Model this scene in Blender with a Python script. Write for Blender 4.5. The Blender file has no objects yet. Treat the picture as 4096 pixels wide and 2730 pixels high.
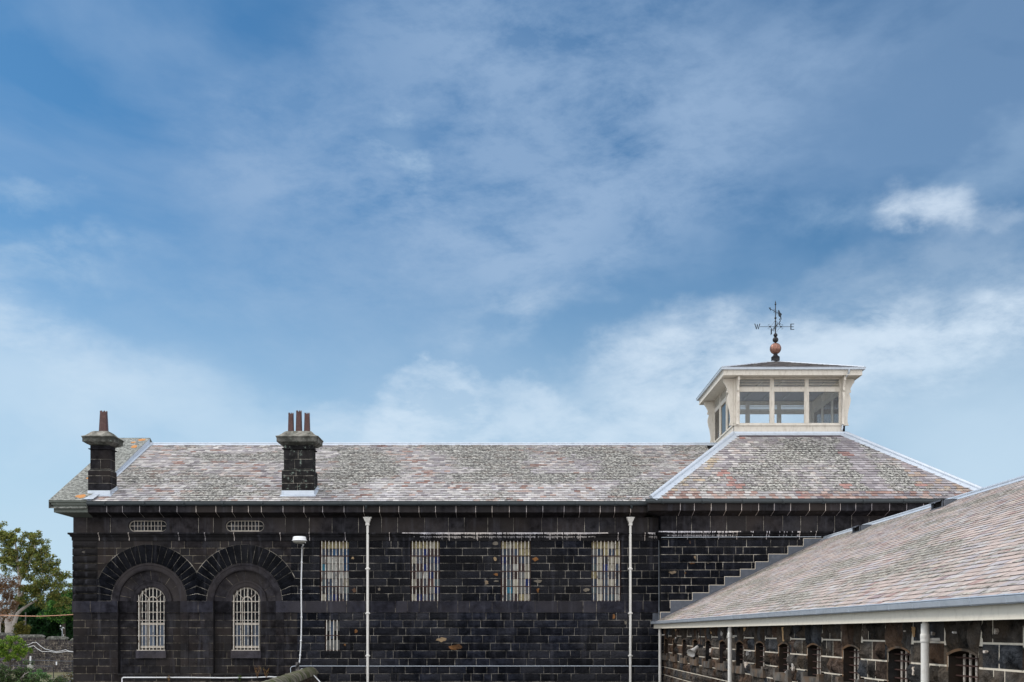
import bpy, math, random
from math import sin, cos, pi, sqrt, radians, atan2
from mathutils import Vector, Matrix, noise
random.seed(11)
R = random.random
def U(a, b): return a + (b - a) * random.random()
sc = bpy.context.scene
COL = sc.collection
F = 4200.0; CX = 2048.0; HY = 2530.0; CZ = 6.0
def wx(px, D): return (px - CX) * D / F
def wz(py, D): return CZ + (HY - py) * D / F
def P(px, py, D): return Vector((wx(px, D), D, wz(py, D)))
WL = {}   # world location of each object built

# ------------------------------------------------------------------ mesh helper
class MB:
    def __init__(s): s.v = []; s.f = []; s.c = []; s.sm = []
    def face(s, pts, col=(1, 1, 1, 1), smooth=False):
        n = len(s.v); s.v.extend([tuple(p) for p in pts]); s.f.append(tuple(range(n, n + len(pts)))); s.c.append(col); s.sm.append(smooth)
    def grid(s, rows, col=(1, 1, 1, 1), smooth=False, closed=False):
        n = len(s.v); m = len(rows[0])
        for r in rows: s.v.extend([tuple(p) for p in r])
        for i in range(len(rows) - 1):
            for j in range(m if closed else m - 1):
                k = (j + 1) % m
                s.f.append((n + i * m + j, n + i * m + k, n + (i + 1) * m + k, n + (i + 1) * m + j)); s.c.append(col); s.sm.append(smooth)
    def box(s, x0, x1, y0, y1, z0, z1, col=(1, 1, 1, 1)):
        p = [(x0, y0, z0), (x1, y0, z0), (x1, y1, z0), (x0, y1, z0), (x0, y0, z1), (x1, y0, z1), (x1, y1, z1), (x0, y1, z1)]
        n = len(s.v); s.v.extend(p)
        for q in ((0, 3, 2, 1), (4, 5, 6, 7), (0, 1, 5, 4), (1, 2, 6, 5), (2, 3, 7, 6), (3, 0, 4, 7)):
            s.f.append(tuple(n + i for i in q)); s.c.append(col); s.sm.append(False)
    def tube(s, pts, r, n=8, col=(1, 1, 1, 1), cap=True, smooth=True, phase=0):
        pts = [Vector(p) for p in pts]; rr = r if isinstance(r, (list, tuple)) else [r] * len(pts)
        rows = []; ref = None
        for i, p in enumerate(pts):
            a = pts[max(0, i - 1)]; b = pts[min(len(pts) - 1, i + 1)]
            t = (b - a).normalized()
            if ref is None:
                ref = Vector((0, 0, 1)) if abs(t.z) < .9 else Vector((1, 0, 0))
            x = ref - t * ref.dot(t)
            if x.length < 1e-4: x = t.orthogonal()
            x.normalize(); y = t.cross(x); ref = x
            rows.append([p + (x * cos(phase + 2 * pi * k / n) + y * sin(phase + 2 * pi * k / n)) * rr[i] for k in range(n)])
        s.grid(rows, col, smooth, True)
        if cap: s.face(list(reversed(rows[0])), col); s.face(rows[-1], col)
    def lathe(s, prof, c, n=24, col=(1, 1, 1, 1), smooth=True):
        rows = [[(c[0] + r * cos(2 * pi * k / n), c[1] + r * sin(2 * pi * k / n), c[2] + z) for k in range(n)] for r, z in prof]
        s.grid(rows, col, smooth, True)
    def prism(s, poly, fr, n0, n1, col=(1, 1, 1, 1)):
        """poly: list of (u,v), extruded along the frame normal from n0 to n1"""
        a = [fr(u, v, n0) for u, v in poly]; b = [fr(u, v, n1) for u, v in poly]
        s.face(b, col); s.face(list(reversed(a)), col)
        for i in range(len(poly)):
            j = (i + 1) % len(poly); s.face([a[i], a[j], b[j], b[i]], col)
    def bbox(s):
        xs = [v[0] for v in s.v]; ys = [v[1] for v in s.v]; zs = [v[2] for v in s.v]
        return (min(xs), max(xs), min(ys), max(ys), min(zs), max(zs))
    def build(s, name, mat, parent=None, at=None):
        if at is None:
            b = s.bbox(); at = ((b[0] + b[1]) / 2, (b[2] + b[3]) / 2, b[4])
        at = Vector(at)
        me = bpy.data.meshes.new(name)
        me.from_pydata([(v[0] - at.x, v[1] - at.y, v[2] - at.z) for v in s.v], [], s.f)
        me.polygons.foreach_set('use_smooth', s.sm)
        ca = me.color_attributes.new('Col', 'FLOAT_COLOR', 'CORNER')
        buf = []
        for f, c in zip(s.f, s.c):
            c = tuple(c) if len(c) == 4 else tuple(c) + (1.0,)
            buf.extend(c * len(f))
        ca.data.foreach_set('color', buf)
        me.materials.append(mat); me.update()
        o = bpy.data.objects.new(name, me); COL.objects.link(o)
        WL[o.name] = at
        if parent is not None:
            o.parent = parent; o.location = at - WL[parent.name]
        else: o.location = at
        return o
def tag(o, label, cat, group=None, kind=None):
    if label: o['label'] = label
    if cat: o['category'] = cat
    if group: o['group'] = group
    if kind: o['kind'] = kind
    return o
def thing(name, loc, label, cat, group=None):
    o = bpy.data.objects.new(name, None); COL.objects.link(o); o.location = loc; WL[o.name] = Vector(loc)
    o.empty_display_size = .3
    return tag(o, label, cat, group)
def struct(o): o['kind'] = 'structure'; return o
class Frame:
    def __init__(s, O, Uv, Vv, Nv): s.O = Vector(O); s.U = Vector(Uv).normalized(); s.V = Vector(Vv).normalized(); s.N = Vector(Nv).normalized()
    def __call__(s, u, v, n=0): return s.O + s.U * u + s.V * v + s.N * n

# ------------------------------------------------------------------ materials
def new_mat(name):
    m = bpy.data.materials.new(name); m.use_nodes = True; nt = m.node_tree
    for n in list(nt.nodes): nt.nodes.remove(n)
    out = nt.nodes.new('ShaderNodeOutputMaterial'); b = nt.nodes.new('ShaderNodeBsdfPrincipled')
    nt.links.new(b.outputs[0], out.inputs[0]); return m, nt, b, out
def N(nt, t, **k):
    n = nt.nodes.new(t)
    for a, v in k.items(): setattr(n, a, v)
    return n
def noise_n(nt, scale, detail=4, rough=.6, vec=None, dist=0):
    n = N(nt, 'ShaderNodeTexNoise'); n.inputs['Scale'].default_value = scale; n.inputs['Detail'].default_value = detail
    n.inputs['Roughness'].default_value = rough; n.inputs['Distortion'].default_value = dist
    if vec is not None: nt.links.new(vec, n.inputs['Vector'])
    return n
def ramp(nt, fac, stops):
    r = N(nt, 'ShaderNodeValToRGB'); cr = r.color_ramp
    while len(cr.elements) < len(stops): cr.elements.new(.5)
    for e, (p, c) in zip(cr.elements, stops):
        e.position = p; e.color = c if isinstance(c, tuple) else (c, c, c, 1)
    nt.links.new(fac, r.inputs[0]); return r
def mixc(nt, fac, a, b, mode='MIX'):
    m = N(nt, 'ShaderNodeMix', data_type='RGBA', blend_type=mode)
    for idx, val in ((0, fac), (6, a), (7, b)):
        if hasattr(val, 'links'): nt.links.new(val, m.inputs[idx])
        else: m.inputs[idx].default_value = val if idx == 0 else (tuple(val) + (1,))[:4]
    return m.outputs[2]
def mth(nt, op, a, b=None, clamp=False):
    m = N(nt, 'ShaderNodeMath', operation=op); m.use_clamp = clamp
    for i, v in enumerate((a, b)):
        if v is None: continue
        if hasattr(v, 'links'): nt.links.new(v, m.inputs[i])
        else: m.inputs[i].default_value = v
    return m.outputs[0]
def world_pos(nt, scale=(1, 1, 1)):
    g = N(nt, 'ShaderNodeNewGeometry'); mp = N(nt, 'ShaderNodeMapping'); mp.inputs['Scale'].default_value = scale
    nt.links.new(g.outputs['Position'], mp.inputs['Vector']); return mp.outputs[0]
def bump(nt, b, h, strength, dist):
    n = N(nt, 'ShaderNodeBump'); n.inputs['Strength'].default_value = strength; n.inputs['Distance'].default_value = dist
    nt.links.new(h, n.inputs['Height']); nt.links.new(n.outputs[0], b.inputs['Normal'])
def m_stone(name, lo, hi, tint=None, tint_scale=.6, spots=0.0, rough=.85, bmp=.6, streak=0.0, lich=0.0, bsc=28, bdist=.02):
    m, nt, b, out = new_mat(name); p = world_pos(nt)
    at = N(nt, 'ShaderNodeVertexColor', layer_name='Col')
    n1 = noise_n(nt, 3.5, 6, .65, p)
    c = mixc(nt, ramp(nt, n1.outputs[0], [(.36, 0), (.68, 1)]).outputs[0], lo, hi)
    if tint:
        n2 = noise_n(nt, tint_scale, 3, .5, p); r2 = ramp(nt, n2.outputs[0], [(.43, 0), (.58, 1)])
        c = mixc(nt, mth(nt, 'MULTIPLY', r2.outputs[0], .78), c, tint)
    c = mixc(nt, 1.0, c, at.outputs[0], 'MULTIPLY')
    if streak:
        ps = world_pos(nt, (4, 4, .35)); n3 = noise_n(nt, 1.2, 5, .6, ps); r3 = ramp(nt, n3.outputs[0], [(.55, 0), (.75, 1)])
        c = mixc(nt, mth(nt, 'MULTIPLY', r3.outputs[0], streak), c, (.10, .10, .12))
    if spots:
        n4 = noise_n(nt, 22, 2, .5, p); r4 = ramp(nt, n4.outputs[0], [(.70, 0), (.76, 1)])
        c = mixc(nt, mth(nt, 'MULTIPLY', r4.outputs[0], spots), c, (.16, .16, .16))
    if lich:
        n5 = noise_n(nt, 7, 6, .75, p, .3); r5 = ramp(nt, n5.outputs[0], [(.585, 0), (.61, 1)])
        c = mixc(nt, mth(nt, 'MULTIPLY', r5.outputs[0], lich), c, (.20, .245, .21))
    nt.links.new(c, b.inputs['Base Color']); b.inputs['Roughness'].default_value = rough
    b.inputs['Specular IOR Level'].default_value = .06
    nb = noise_n(nt, bsc, 5, .6, p); bump(nt, b, nb.outputs[0], bmp, bdist)
    return m
def m_plain(name, col, rough=.6, metal=0.0, var=.25, scale=6, bmp=0.1, spec=.4, dirt=None, dirt_amt=.5, attr=False, streak=False):
    m, nt, b, out = new_mat(name); p = world_pos(nt, (1, 1, .3) if streak else (1, 1, 1))
    n1 = noise_n(nt, scale, 5, .6, p)
    lo = tuple(x * (1 - var) for x in col); hi = tuple(min(1, x * (1 + var)) for x in col)
    c = mixc(nt, n1.outputs[0], lo, hi)
    if attr:
        at = N(nt, 'ShaderNodeVertexColor', layer_name='Col'); c = mixc(nt, 1.0, c, at.outputs[0], 'MULTIPLY')
    if dirt:
        n2 = noise_n(nt, scale * 2.3, 6, .7, p, .5); r = ramp(nt, n2.outputs[0], [(.5, 0), (.68, 1)])
        c = mixc(nt, mth(nt, 'MULTIPLY', r.outputs[0], dirt_amt), c, dirt)
    nt.links.new(c, b.inputs['Base Color']); b.inputs['Roughness'].default_value = rough; b.inputs['Metallic'].default_value = metal
    b.inputs['Specular IOR Level'].default_value = spec
    if bmp: bump(nt, b, n1.outputs[0], bmp, .01)
    return m
def m_slate(name, dark=(.036, .035, .030), pale=(.53, .52, .47), scale=5.0, elong=(1, 1, 1)):
    # vertex colour = colour of each slate, its alpha = how much lichen it carries
    m, nt, b, out = new_mat(name); p = world_pos(nt, elong)
    at = N(nt, 'ShaderNodeVertexColor', layer_name='Col')
    n0 = noise_n(nt, 18, 3, .6, p); c = mixc(nt, mth(nt, 'MULTIPLY', n0.outputs[0], .3), at.outputs[0], (.16, .15, .15))
    n1 = noise_n(nt, scale, 8, .78, p, .4); th = mth(nt, 'SUBTRACT', 1.0, at.outputs['Alpha'])
    f1 = mth(nt, 'MULTIPLY', mth(nt, 'SUBTRACT', n1.outputs[0], mth(nt, 'ADD', mth(nt, 'MULTIPLY', th, .32), .33)), 9.0, True)
    n2 = noise_n(nt, scale * 1.9, 7, .8, p, .2); r2 = ramp(nt, n2.outputs[0], [(.43, dark + (1,)), (.50, tuple(x * 2.6 for x in dark) + (1,)), (.545, pale + (1,))])
    c = mixc(nt, mth(nt, 'MULTIPLY', f1, .92), c, r2.outputs[0])
    nt.links.new(c, b.inputs['Base Color']); b.inputs['Roughness'].default_value = .72; b.inputs['Specular IOR Level'].default_value = .35
    bump(nt, b, n1.outputs[0], .35, .02)
    return m
M = {}
M['bluestone'] = m_stone('bluestone_rock_faced', (.0030, .0037, .0062), (.0155, .0172, .0245), (.021, .021, .024), .35, .25, .85, 1.0, .25, 0, 14, .05)
M['smooth'] = m_stone('bluestone_dressed', (.0085, .0083, .0100), (.030, .0295, .0345), (.030, .0275, .0275), .5, .35, .85, .5, .35)
M['annexstone'] = m_stone('basalt_pitched', (.010, .0095, .0095), (.125, .114, .104), (.085, .068, .052), 1.6, .3, .85, 1.0, 0, 0, 11, .10)
M['annexdress'] = m_stone('basalt_dressed', (.030, .028, .026), (.095, .085, .076), (.10, .066, .042), 2.2, .2, .85, .5, .3)
M['lichenstone'] = m_stone('bluestone_lichened', (.012, .012, .013), (.034, .033, .034), None, 1, .6, .85, .5, 0, .85)
M['capstone'] = m_stone('weathered_coping', (.05, .05, .045), (.20, .195, .175), (.045, .047, .04), 2.2, .3, .9, .8, 0, .5)
M['coping'] = m_slate('coping_lichen', (.05, .052, .045), (.30, .31, .28), 4.5)
M['mortar'] = m_stone('mortar', (.12, .11, .095), (.98, .90, .76), (.03, .028, .028), 1.7, 0, .9, .4, 0)
M['mortar_dark'] = m_stone('mortar_weathered', (.03, .027, .024), (.72, .63, .47), (.018, .016, .015), 1.5, 0, .9, .4, 0)
M['mortar_pale'] = m_plain('mortar_cream', (.66, .59, .48), .9, 0, .3, 12, .4)
M['slate'] = m_slate('slates_main'); M['slate_annex'] = m_slate('slates_annex', (.075, .07, .055), (.46, .44, .38), 5.0, (1, 1, 1))
M['gutter'] = m_plain('gutter_dark', (.045, .055, .06), .45, .2, .3, 5, .1)
M['zinc'] = m_plain('zinc', (.53, .58, .64), .42, .35, .14, 2.5, .15, dirt=(.35, .4, .46), dirt_amt=.5)
M['lead'] = m_plain('lead', (.085, .095, .115), .6, .15, .4, 3, .3, dirt=(.14, .155, .18), dirt_amt=.7)
M['cream'] = m_plain('cream_paint', (.78, .73, .62), .5, 0, .06, 3, .05, dirt=(.42, .37, .30), dirt_amt=.25)
M['creamw'] = m_plain('cream_timber', (.63, .585, .51), .55, 0, .09, 4, .1, dirt=(.34, .29, .22), dirt_amt=.5, streak=True)
M['pipe'] = m_plain('pipe_paint', (.74, .72, .67), .4, 0, .06, 5, .05, dirt=(.40, .33, .25), dirt_amt=.3)
M['bar'] = m_plain('bar_flaking', (.74, .70, .62), .6, 0, .15, 2.6, .2, dirt=(.11, .05, .03), dirt_amt=1.0)
M['rust'] = m_plain('rusty_iron', (.050, .022, .016), .8, 0, .5, 9, .4)
M['rustbar'] = m_plain('bar_rust_pale', (.60, .54, .47), .7, 0, .3, 5, .3, dirt=(.09, .035, .02), dirt_amt=.9)
M['pot'] = m_plain('terracotta_pot', (.062, .022, .018), .45, 0, .5, 5, .2, dirt=(.16, .10, .08), dirt_amt=.3)
M['iron'] = m_plain('black_iron', (.018, .019, .022), .5, .3, .3, 8, .1)
M['copper'] = m_plain('copper', (.27, .135, .10), .45, .5, .5, 5, .2, dirt=(.04, .032, .03), dirt_amt=.95, streak=True)
M['sash'] = m_plain('sash_paint', (.50, .45, .38), .6, 0, .15, 5, .1, dirt=(.2, .15, .12), dirt_amt=.5)
M['dark'] = m_plain('dark_inside', (.006, .006, .007), .95, 0, .1, 3, 0)
M['white'] = m_plain('white_plastic', (.74, .75, .76), .4, 0, .05, 5, 0)
M['horn'] = m_plain('horn_paint', (.52, .50, .47), .45, 0, .15, 12, .1, dirt=(.30, .27, .23), dirt_amt=.4)
M['lens'] = m_plain('lamp_lens', (.34, .33, .29), .25, 0, .2, 8, .1)
M['wood'] = m_plain('grey_wood', (.13, .12, .115), .85, 0, .35, 9, .5, streak=True)
M['timber'] = m_plain('beam_end_timber', (.50, .32, .16), .85, 0, .5, 14, .6, streak=True)
M['pane'] = m_plain('painted_panes', (.80, .80, .78), .4, 0, .32, 6, .1, spec=.15, attr=True)
M['deposit'] = m_plain('mineral_deposit', (.55, .53, .49), .9, 0, .4, 25, .3)
M['patch'] = m_plain('stone_patch', (1, 1, 1), .9, 0, .45, 14, .5, attr=True)
M['grass'] = m_plain('dry_grass', (.10, .095, .045), .95, 0, .5, .3, .4)
M['asphalt'] = m_plain('yard_asphalt', (.05, .05, .05), .9, 0, .3, 2, .3)
def m_leaf(name, cols, sat=1):
    m, nt, b, out = new_mat(name); at = N(nt, 'ShaderNodeVertexColor', layer_name='Col')
    nt.links.new(at.outputs[0], b.inputs['Base Color']); b.inputs['Roughness'].default_value = .6; b.inputs['Specular IOR Level'].default_value = .3
    tr = N(nt, 'ShaderNodeBsdfTranslucent'); nt.links.new(at.outputs[0], tr.inputs[0])
    mx = N(nt, 'ShaderNodeMixShader'); mx.inputs[0].default_value = .35
    nt.links.new(b.outputs[0], mx.inputs[1]); nt.links.new(tr.outputs[0], mx.inputs[2]); nt.links.new(mx.outputs[0], out.inputs[0]); return m
M['leaf'] = m_leaf('foliage', None)
M['bark'] = m_plain('pale_bark', (.42, .38, .35), .8, 0, .35, 1.2, .3, dirt=(.2, .16, .13), dirt_amt=.4)
M['darkbark'] = m_plain('dark_bark', (.06, .05, .04), .9, 0, .3, 3, .3)
def m_glass():
    m, nt, b, out = new_mat('clear_glass')
    tr = N(nt, 'ShaderNodeBsdfTransparent'); tr.inputs[0].default_value = (.95, .97, .98, 1)
    gl = N(nt, 'ShaderNodeBsdfGlossy'); gl.inputs['Roughness'].default_value = .03
    fr = N(nt, 'ShaderNodeFresnel'); fr.inputs[0].default_value = 1.45
    mx = N(nt, 'ShaderNodeMixShader'); nt.links.new(fr.outputs[0], mx.inputs[0]); nt.links.new(tr.outputs[0], mx.inputs[1]); nt.links.new(gl.outputs[0], mx.inputs[2])
    nt.links.new(mx.outputs[0], out.inputs[0]); return m
M['glass'] = m_glass()
M['darkglass'] = m_plain('dark_window_glass', (.045, .05, .06), .35, 0, .6, 3, 0, spec=.1, attr=True)

# ------------------------------------------------------------------ stonework
def stone(mb, fr, u0, u1, v0, v1, edge, bulge, amp, seg, col):
    """one stone: front grid with sunk edge, plus the four returns"""
    nu = max(2, int(round((u1 - u0) / seg))); nv = max(2, int(round((v1 - v0) / seg)))
    s1, s2 = U(0, 99), U(0, 99); rows = []; tilt = U(-.4, .4) * bulge; tilt2 = U(-.4, .4) * bulge
    for j in range(nv + 1):
        row = []
        for i in range(nu + 1):
            a = i / nu; b = j / nv; u = u0 + (u1 - u0) * a; v = v0 + (v1 - v0) * b
            d = min(a * (u1 - u0), (1 - a) * (u1 - u0), b * (v1 - v0), (1 - b) * (v1 - v0))
            k = min(1, d / .05)
            n = edge + k * (bulge + tilt * (a - .5) * 2 + tilt2 * (b - .5) * 2)
            if k > 0: n += k * amp * (noise.noise(Vector((u * 3.3 + s1, v * 4.5 + s2, s1))) + .6 * noise.noise(Vector((u * 9 + s1, v * 9 + s2, 3))))
            if 0 < i < nu: u += U(-.2, .2) * (u1 - u0) / nu * (1 if 0 < j < nv else .4)
            row.append(fr(u, v, max(n, edge)))
        rows.append(row)
    mb.grid(rows, col)
    b4 = [fr(u0, v0, -.03), fr(u1, v0, -.03), fr(u1, v1, -.03), fr(u0, v1, -.03)]
    f4 = [fr(u0, v0, edge), fr(u1, v0, edge), fr(u1, v1, edge), fr(u0, v1, edge)]
    for i in range(4):
        j = (i + 1) % 4; mb.face([b4[i], b4[j], f4[j], f4[i]], col)
def intervals(u0, u1, holes):
    res = [(u0, u1)]
    for a, b in holes:
        nr = []
        for x, y in res:
            if b <= x or a >= y: nr.append((x, y)); continue
            if a > x: nr.append((x, a))
            if b < y: nr.append((b, y))
        res = nr
    return [(x, y) for x, y in res if y - x > .02]
def courses(mb, mm, fr, u0, u1, vs, holes, lens, edge=.012, bulge=.0, amp=.0, seg=.2, gap=.013, colf=None, back=0.0):
    """vs: course lines ascending; holes(v0,v1)->list of (a,b) to leave open; mm gets the mortar behind"""
    prev = []
    for v0, v1 in zip(vs[:-1], vs[1:]):
        if v1 - v0 < .01: continue
        cuts = []
        for a, b in intervals(u0, u1, holes(v0, v1) if holes else []):
            mm.face([fr(a, v0, back), fr(b, v0, back), fr(b, v1, back), fr(a, v1, back)])
            x = a
            while x < b - 1e-6:
                L = random.choice(lens) * U(.9, 1.1)
                y = x + L
                if any(abs(y - c) < .09 for c in prev): y += .14
                if b - y < .22: y = b
                g0 = gap / 2 if x > a else .001; g1 = gap / 2 if y < b else .001
                col = colf((x + y) / 2, (v0 + v1) / 2) if colf else (1, 1, 1, 1)
                stone(mb, fr, x + g0, y - g1, v0 + gap / 2, v1 - gap / 2, edge, bulge, amp, seg, col)
                cuts.append(y); x = y
        prev = cuts
def grey(lo, hi, warm=0.0):
    def f(u, v):
        g = U(lo, hi); w = U(0, warm); return (g * (1 + w), g, g * (1 - w * .8), 1)
    return f
def extrude(mb, fr, prof, u0, u1, col=(1, 1, 1, 1), m0=0, m1=0, caps=True):
    """profile [(n,v)] along u; m0/m1: mitre factors at both ends"""
    a = [fr(u0 + m0 * n, v, n) for n, v in prof]; b = [fr(u1 + m1 * n, v, n) for n, v in prof]
    for i in range(len(prof) - 1): mb.face([a[i], b[i], b[i + 1], a[i + 1]], col)
    if caps: mb.face(list(reversed(a)), col); mb.face(b, col)

FR_MAIN = Frame((0, 42, 0), (1, 0, 0), (0, 0, 1), (0, -1, 0))
FR_WING = Frame((0, 41.4, 0), (1, 0, 0), (0, 0, 1), (0, -1, 0))
XL = -17.55; XW = 5.865; XWR = 18.3
B = thing('stone_prison_block', (0, 48, 0), 'long dark bluestone prison block with slate roof, chimneys and glazed roof lantern', 'building')
cz = [7.246 + .303 * i for i in range(9)]; cz[-1] = 9.66
lowz = [0, 1.6, 3.0, 3.42, 3.73, 4.036] + [4.342 + .306 * i for i in range(9)]; lowz[-1] = 6.79
ROOF0, RIDGE = 11.15, 14.68
A1, A2 = wx(597.5, 42), wx(978.6, 42)
WINX = [(1278.6, 1395), (1641, 1759.4), (2002.7, 2123), (2365.6, 2484.8)]
WIN = [(wx(a, 42), wx(b, 42)) for a, b in WINX]
SW = (wx(1299, 42), wx(1358.5, 42), wz(2603.7, 42), wz(2482, 42))
wall = MB(); mort = MB(); smooth = MB(); mdark = MB()
zs = 7.246
# --- quoin zone, spandrels and arch zones on the left block
XQ = wx(391, 42); XE = wx(1164.7, 42)
def q_h(v0, v1): return []
for v0, v1 in zip(cz[:-1], cz[1:]):          # rock-faced quoins with V joints
    sp = [(XL, XQ)] if int((v0 - 7) / .303) % 2 else [(XL, XL + .43), (XL + .43, XQ)]
    mdark.face([FR_MAIN(XL, v0, 0), FR_MAIN(XQ, v0, 0), FR_MAIN(XQ, v1, 0), FR_MAIN(XL, v1, 0)], (.12, .12, .12, 1))
    for a, b in sp: stone(smooth, FR_MAIN, a + .004 - (.035 if a == XL else 0), b - .004, v0 + .014, v1 - .014, .012, .055, .02, .09, grey(.4, .85)(0, 0))
    # return of the quoins on the gable side
RO, RI = 2.16, 1.52; ZC = 7.35
def arch_half(c, R, zc, v): 
    return [(c - sqrt(max(0, R * R - (v - zc) ** 2)), c + sqrt(max(0, R * R - (v - zc) ** 2)))] if abs(v - zc) < R else []
def span_h(v0, v1):
    vm = (v0 + v1) / 2; h = arch_half(A1, 1.86, 7.246, vm) + arch_half(A2, 1.86, 7.246, vm)
    if v1 < 8.2: h += [(XL, XE - .1)]
    return h
XS = XE
courses(smooth, mdark, FR_MAIN, XQ, XS, cz, span_h, [.55, .8, .7, .35], .008, .003, .003, .3, .013, grey(.75, 1.25, .15))
# low blocks beside the arches (below 8.17) with the courses leaning to the arch
vou = MB()
def voussoirs(c, left_lim, right_lim):
    th0 = radians(24)
    n = 17; col = grey(.42, .72)
    for k in range(n):
        a0 = th0 + (pi - 2 * th0) * k / n + .0035; a1 = th0 + (pi - 2 * th0) * (k + 1) / n - .0035
        def pt(a, r, zc): return (c + r * cos(a), zc + r * sin(a))
        # outer line: a circle with a slightly higher centre
        def outer(a):
            dx, dz = cos(a), sin(a); oz = .10; bq = dz * (-oz); disc = bq * bq - (oz * oz - RO * RO)
            r = -bq + sqrt(disc); x, z = c + r * dx, 7.246 + r * dz
            x = min(max(x, left_lim), right_lim)
            return (x, z)
        cc = col(0, 0); rows = []
        for i in range(5):
            t = i / 4; row = []
            for j in range(4):
                s = j / 3; a = a0 + (a1 - a0) * s; pi_ = pt(a, RI + .005, 7.246); po = outer(a)
                kk = 1 if 0 < i < 4 and 0 < j < 3 else 0
                row.append(FR_MAIN(pi_[0] + (po[0] - pi_[0]) * t, pi_[1] + (po[1] - pi_[1]) * t, .045 + kk * U(.008, .03)))
            rows.append(row)
        vou.grid(rows, cc)
        e = [pt(a0, RI + .005, 7.246), outer(a0), outer(a1), pt(a1, RI + .005, 7.246)]
        for i in range(4):
            j = (i + 1) % 4; vou.face([FR_MAIN(*e[i], 0), FR_MAIN(*e[j], 0), FR_MAIN(*e[j], .045), FR_MAIN(*e[i], .045)], cc)
    VM = (.55, .55, .55, 1)
    # mortar ring just behind the stone faces
    NS = 40
    for k in range(NS):
        a0 = th0 + (pi - 2 * th0) * k / NS; a1 = th0 + (pi - 2 * th0) * (k + 1) / NS
        q = []
        for a, r in ((a0, RI), (a0, RO + .055), (a1, RO + .055), (a1, RI)):
            x, z = c + r * cos(a), 7.246 + (.0 if r == RI else .05) + r * sin(a)
            q.append(FR_MAIN(min(max(x, left_lim - .02), right_lim + .02), z, .036))
        mort.face(q, VM)
MIDX = (A1 + A2) / 2
voussoirs(A1, XQ - .1, MIDX - .008); voussoirs(A2, MIDX + .008, A2 + 2.05)
def haunch(c, sgn, xlim, stop):
    """three courses between springing and 8.17, leaning up from the ring to the horizontal courses"""
    col = grey(.42, .72); zz = [7.246, 7.545, 7.85, 8.155]
    for k in range(3):
        z0, z1 = zz[k] + .007, zz[k + 1] - .007
        lo = 1 - .0; 
        a0 = [0, 8.2, 16.2, 24][k]; a1 = [0, 8.2, 16.2, 24][k + 1]
        i0 = (c + sgn * RI * cos(radians(a0)), 7.246 + RI * sin(radians(a0)) + .007); i1 = (c + sgn * RI * cos(radians(a1)), 7.246 + RI * sin(radians(a1)) - .007)
        k0 = (c + sgn * min(2.0, abs(xlim - c)), z0); k1 = (c + sgn * min(2.0, abs(xlim - c)), z1)
        cc = col(0, 0); rows = []
        for i in range(5):
            t = i / 4; row = []
            for j in range(4):
                s = j / 3
                x = (i0[0] + (k0[0] - i0[0]) * t) * (1 - s) + (i1[0] + (k1[0] - i1[0]) * t) * s
                z = (i0[1] + (k0[1] - i0[1]) * t) * (1 - s) + (i1[1] + (k1[1] - i1[1]) * t) * s
                row.append(FR_MAIN(x, z, .045 + (U(.008, .03) if 0 < j < 3 and 0 < i < 4 else 0)))
            rows.append(row)
        vou.grid(rows, cc)
        for ee in ((i0, k0), (k0, k1), (k1, i1)):
            vou.face([FR_MAIN(*ee[0], 0), FR_MAIN(*ee[1], 0), FR_MAIN(*ee[1], .045), FR_MAIN(*ee[0], .045)], cc)
        if abs(xlim - c) > 2.02:
            xa, xb = sorted((k0[0] + sgn * .007, xlim)); stone(vou, FR_MAIN, xa, xb, z0, z1, .045, .015, .01, .15, col(0, 0))
    xa, xb = sorted((c + sgn * (RI - .02), xlim))
    # backing mortar
    mort.face([FR_MAIN(c + sgn * RI, 7.246, .036), FR_MAIN(xlim, 7.246, .036), FR_MAIN(xlim, 8.17, .036), FR_MAIN(c + sgn * (RI * cos(radians(24)) ), 7.246 + RI * sin(radians(24)), .036)])
haunch(A1, -1, XQ + .0, 0); haunch(A1, 1, MIDX - .006, 0); haunch(A2, -1, MIDX + .006, 0); haunch(A2, 1, XE, 0)
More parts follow.
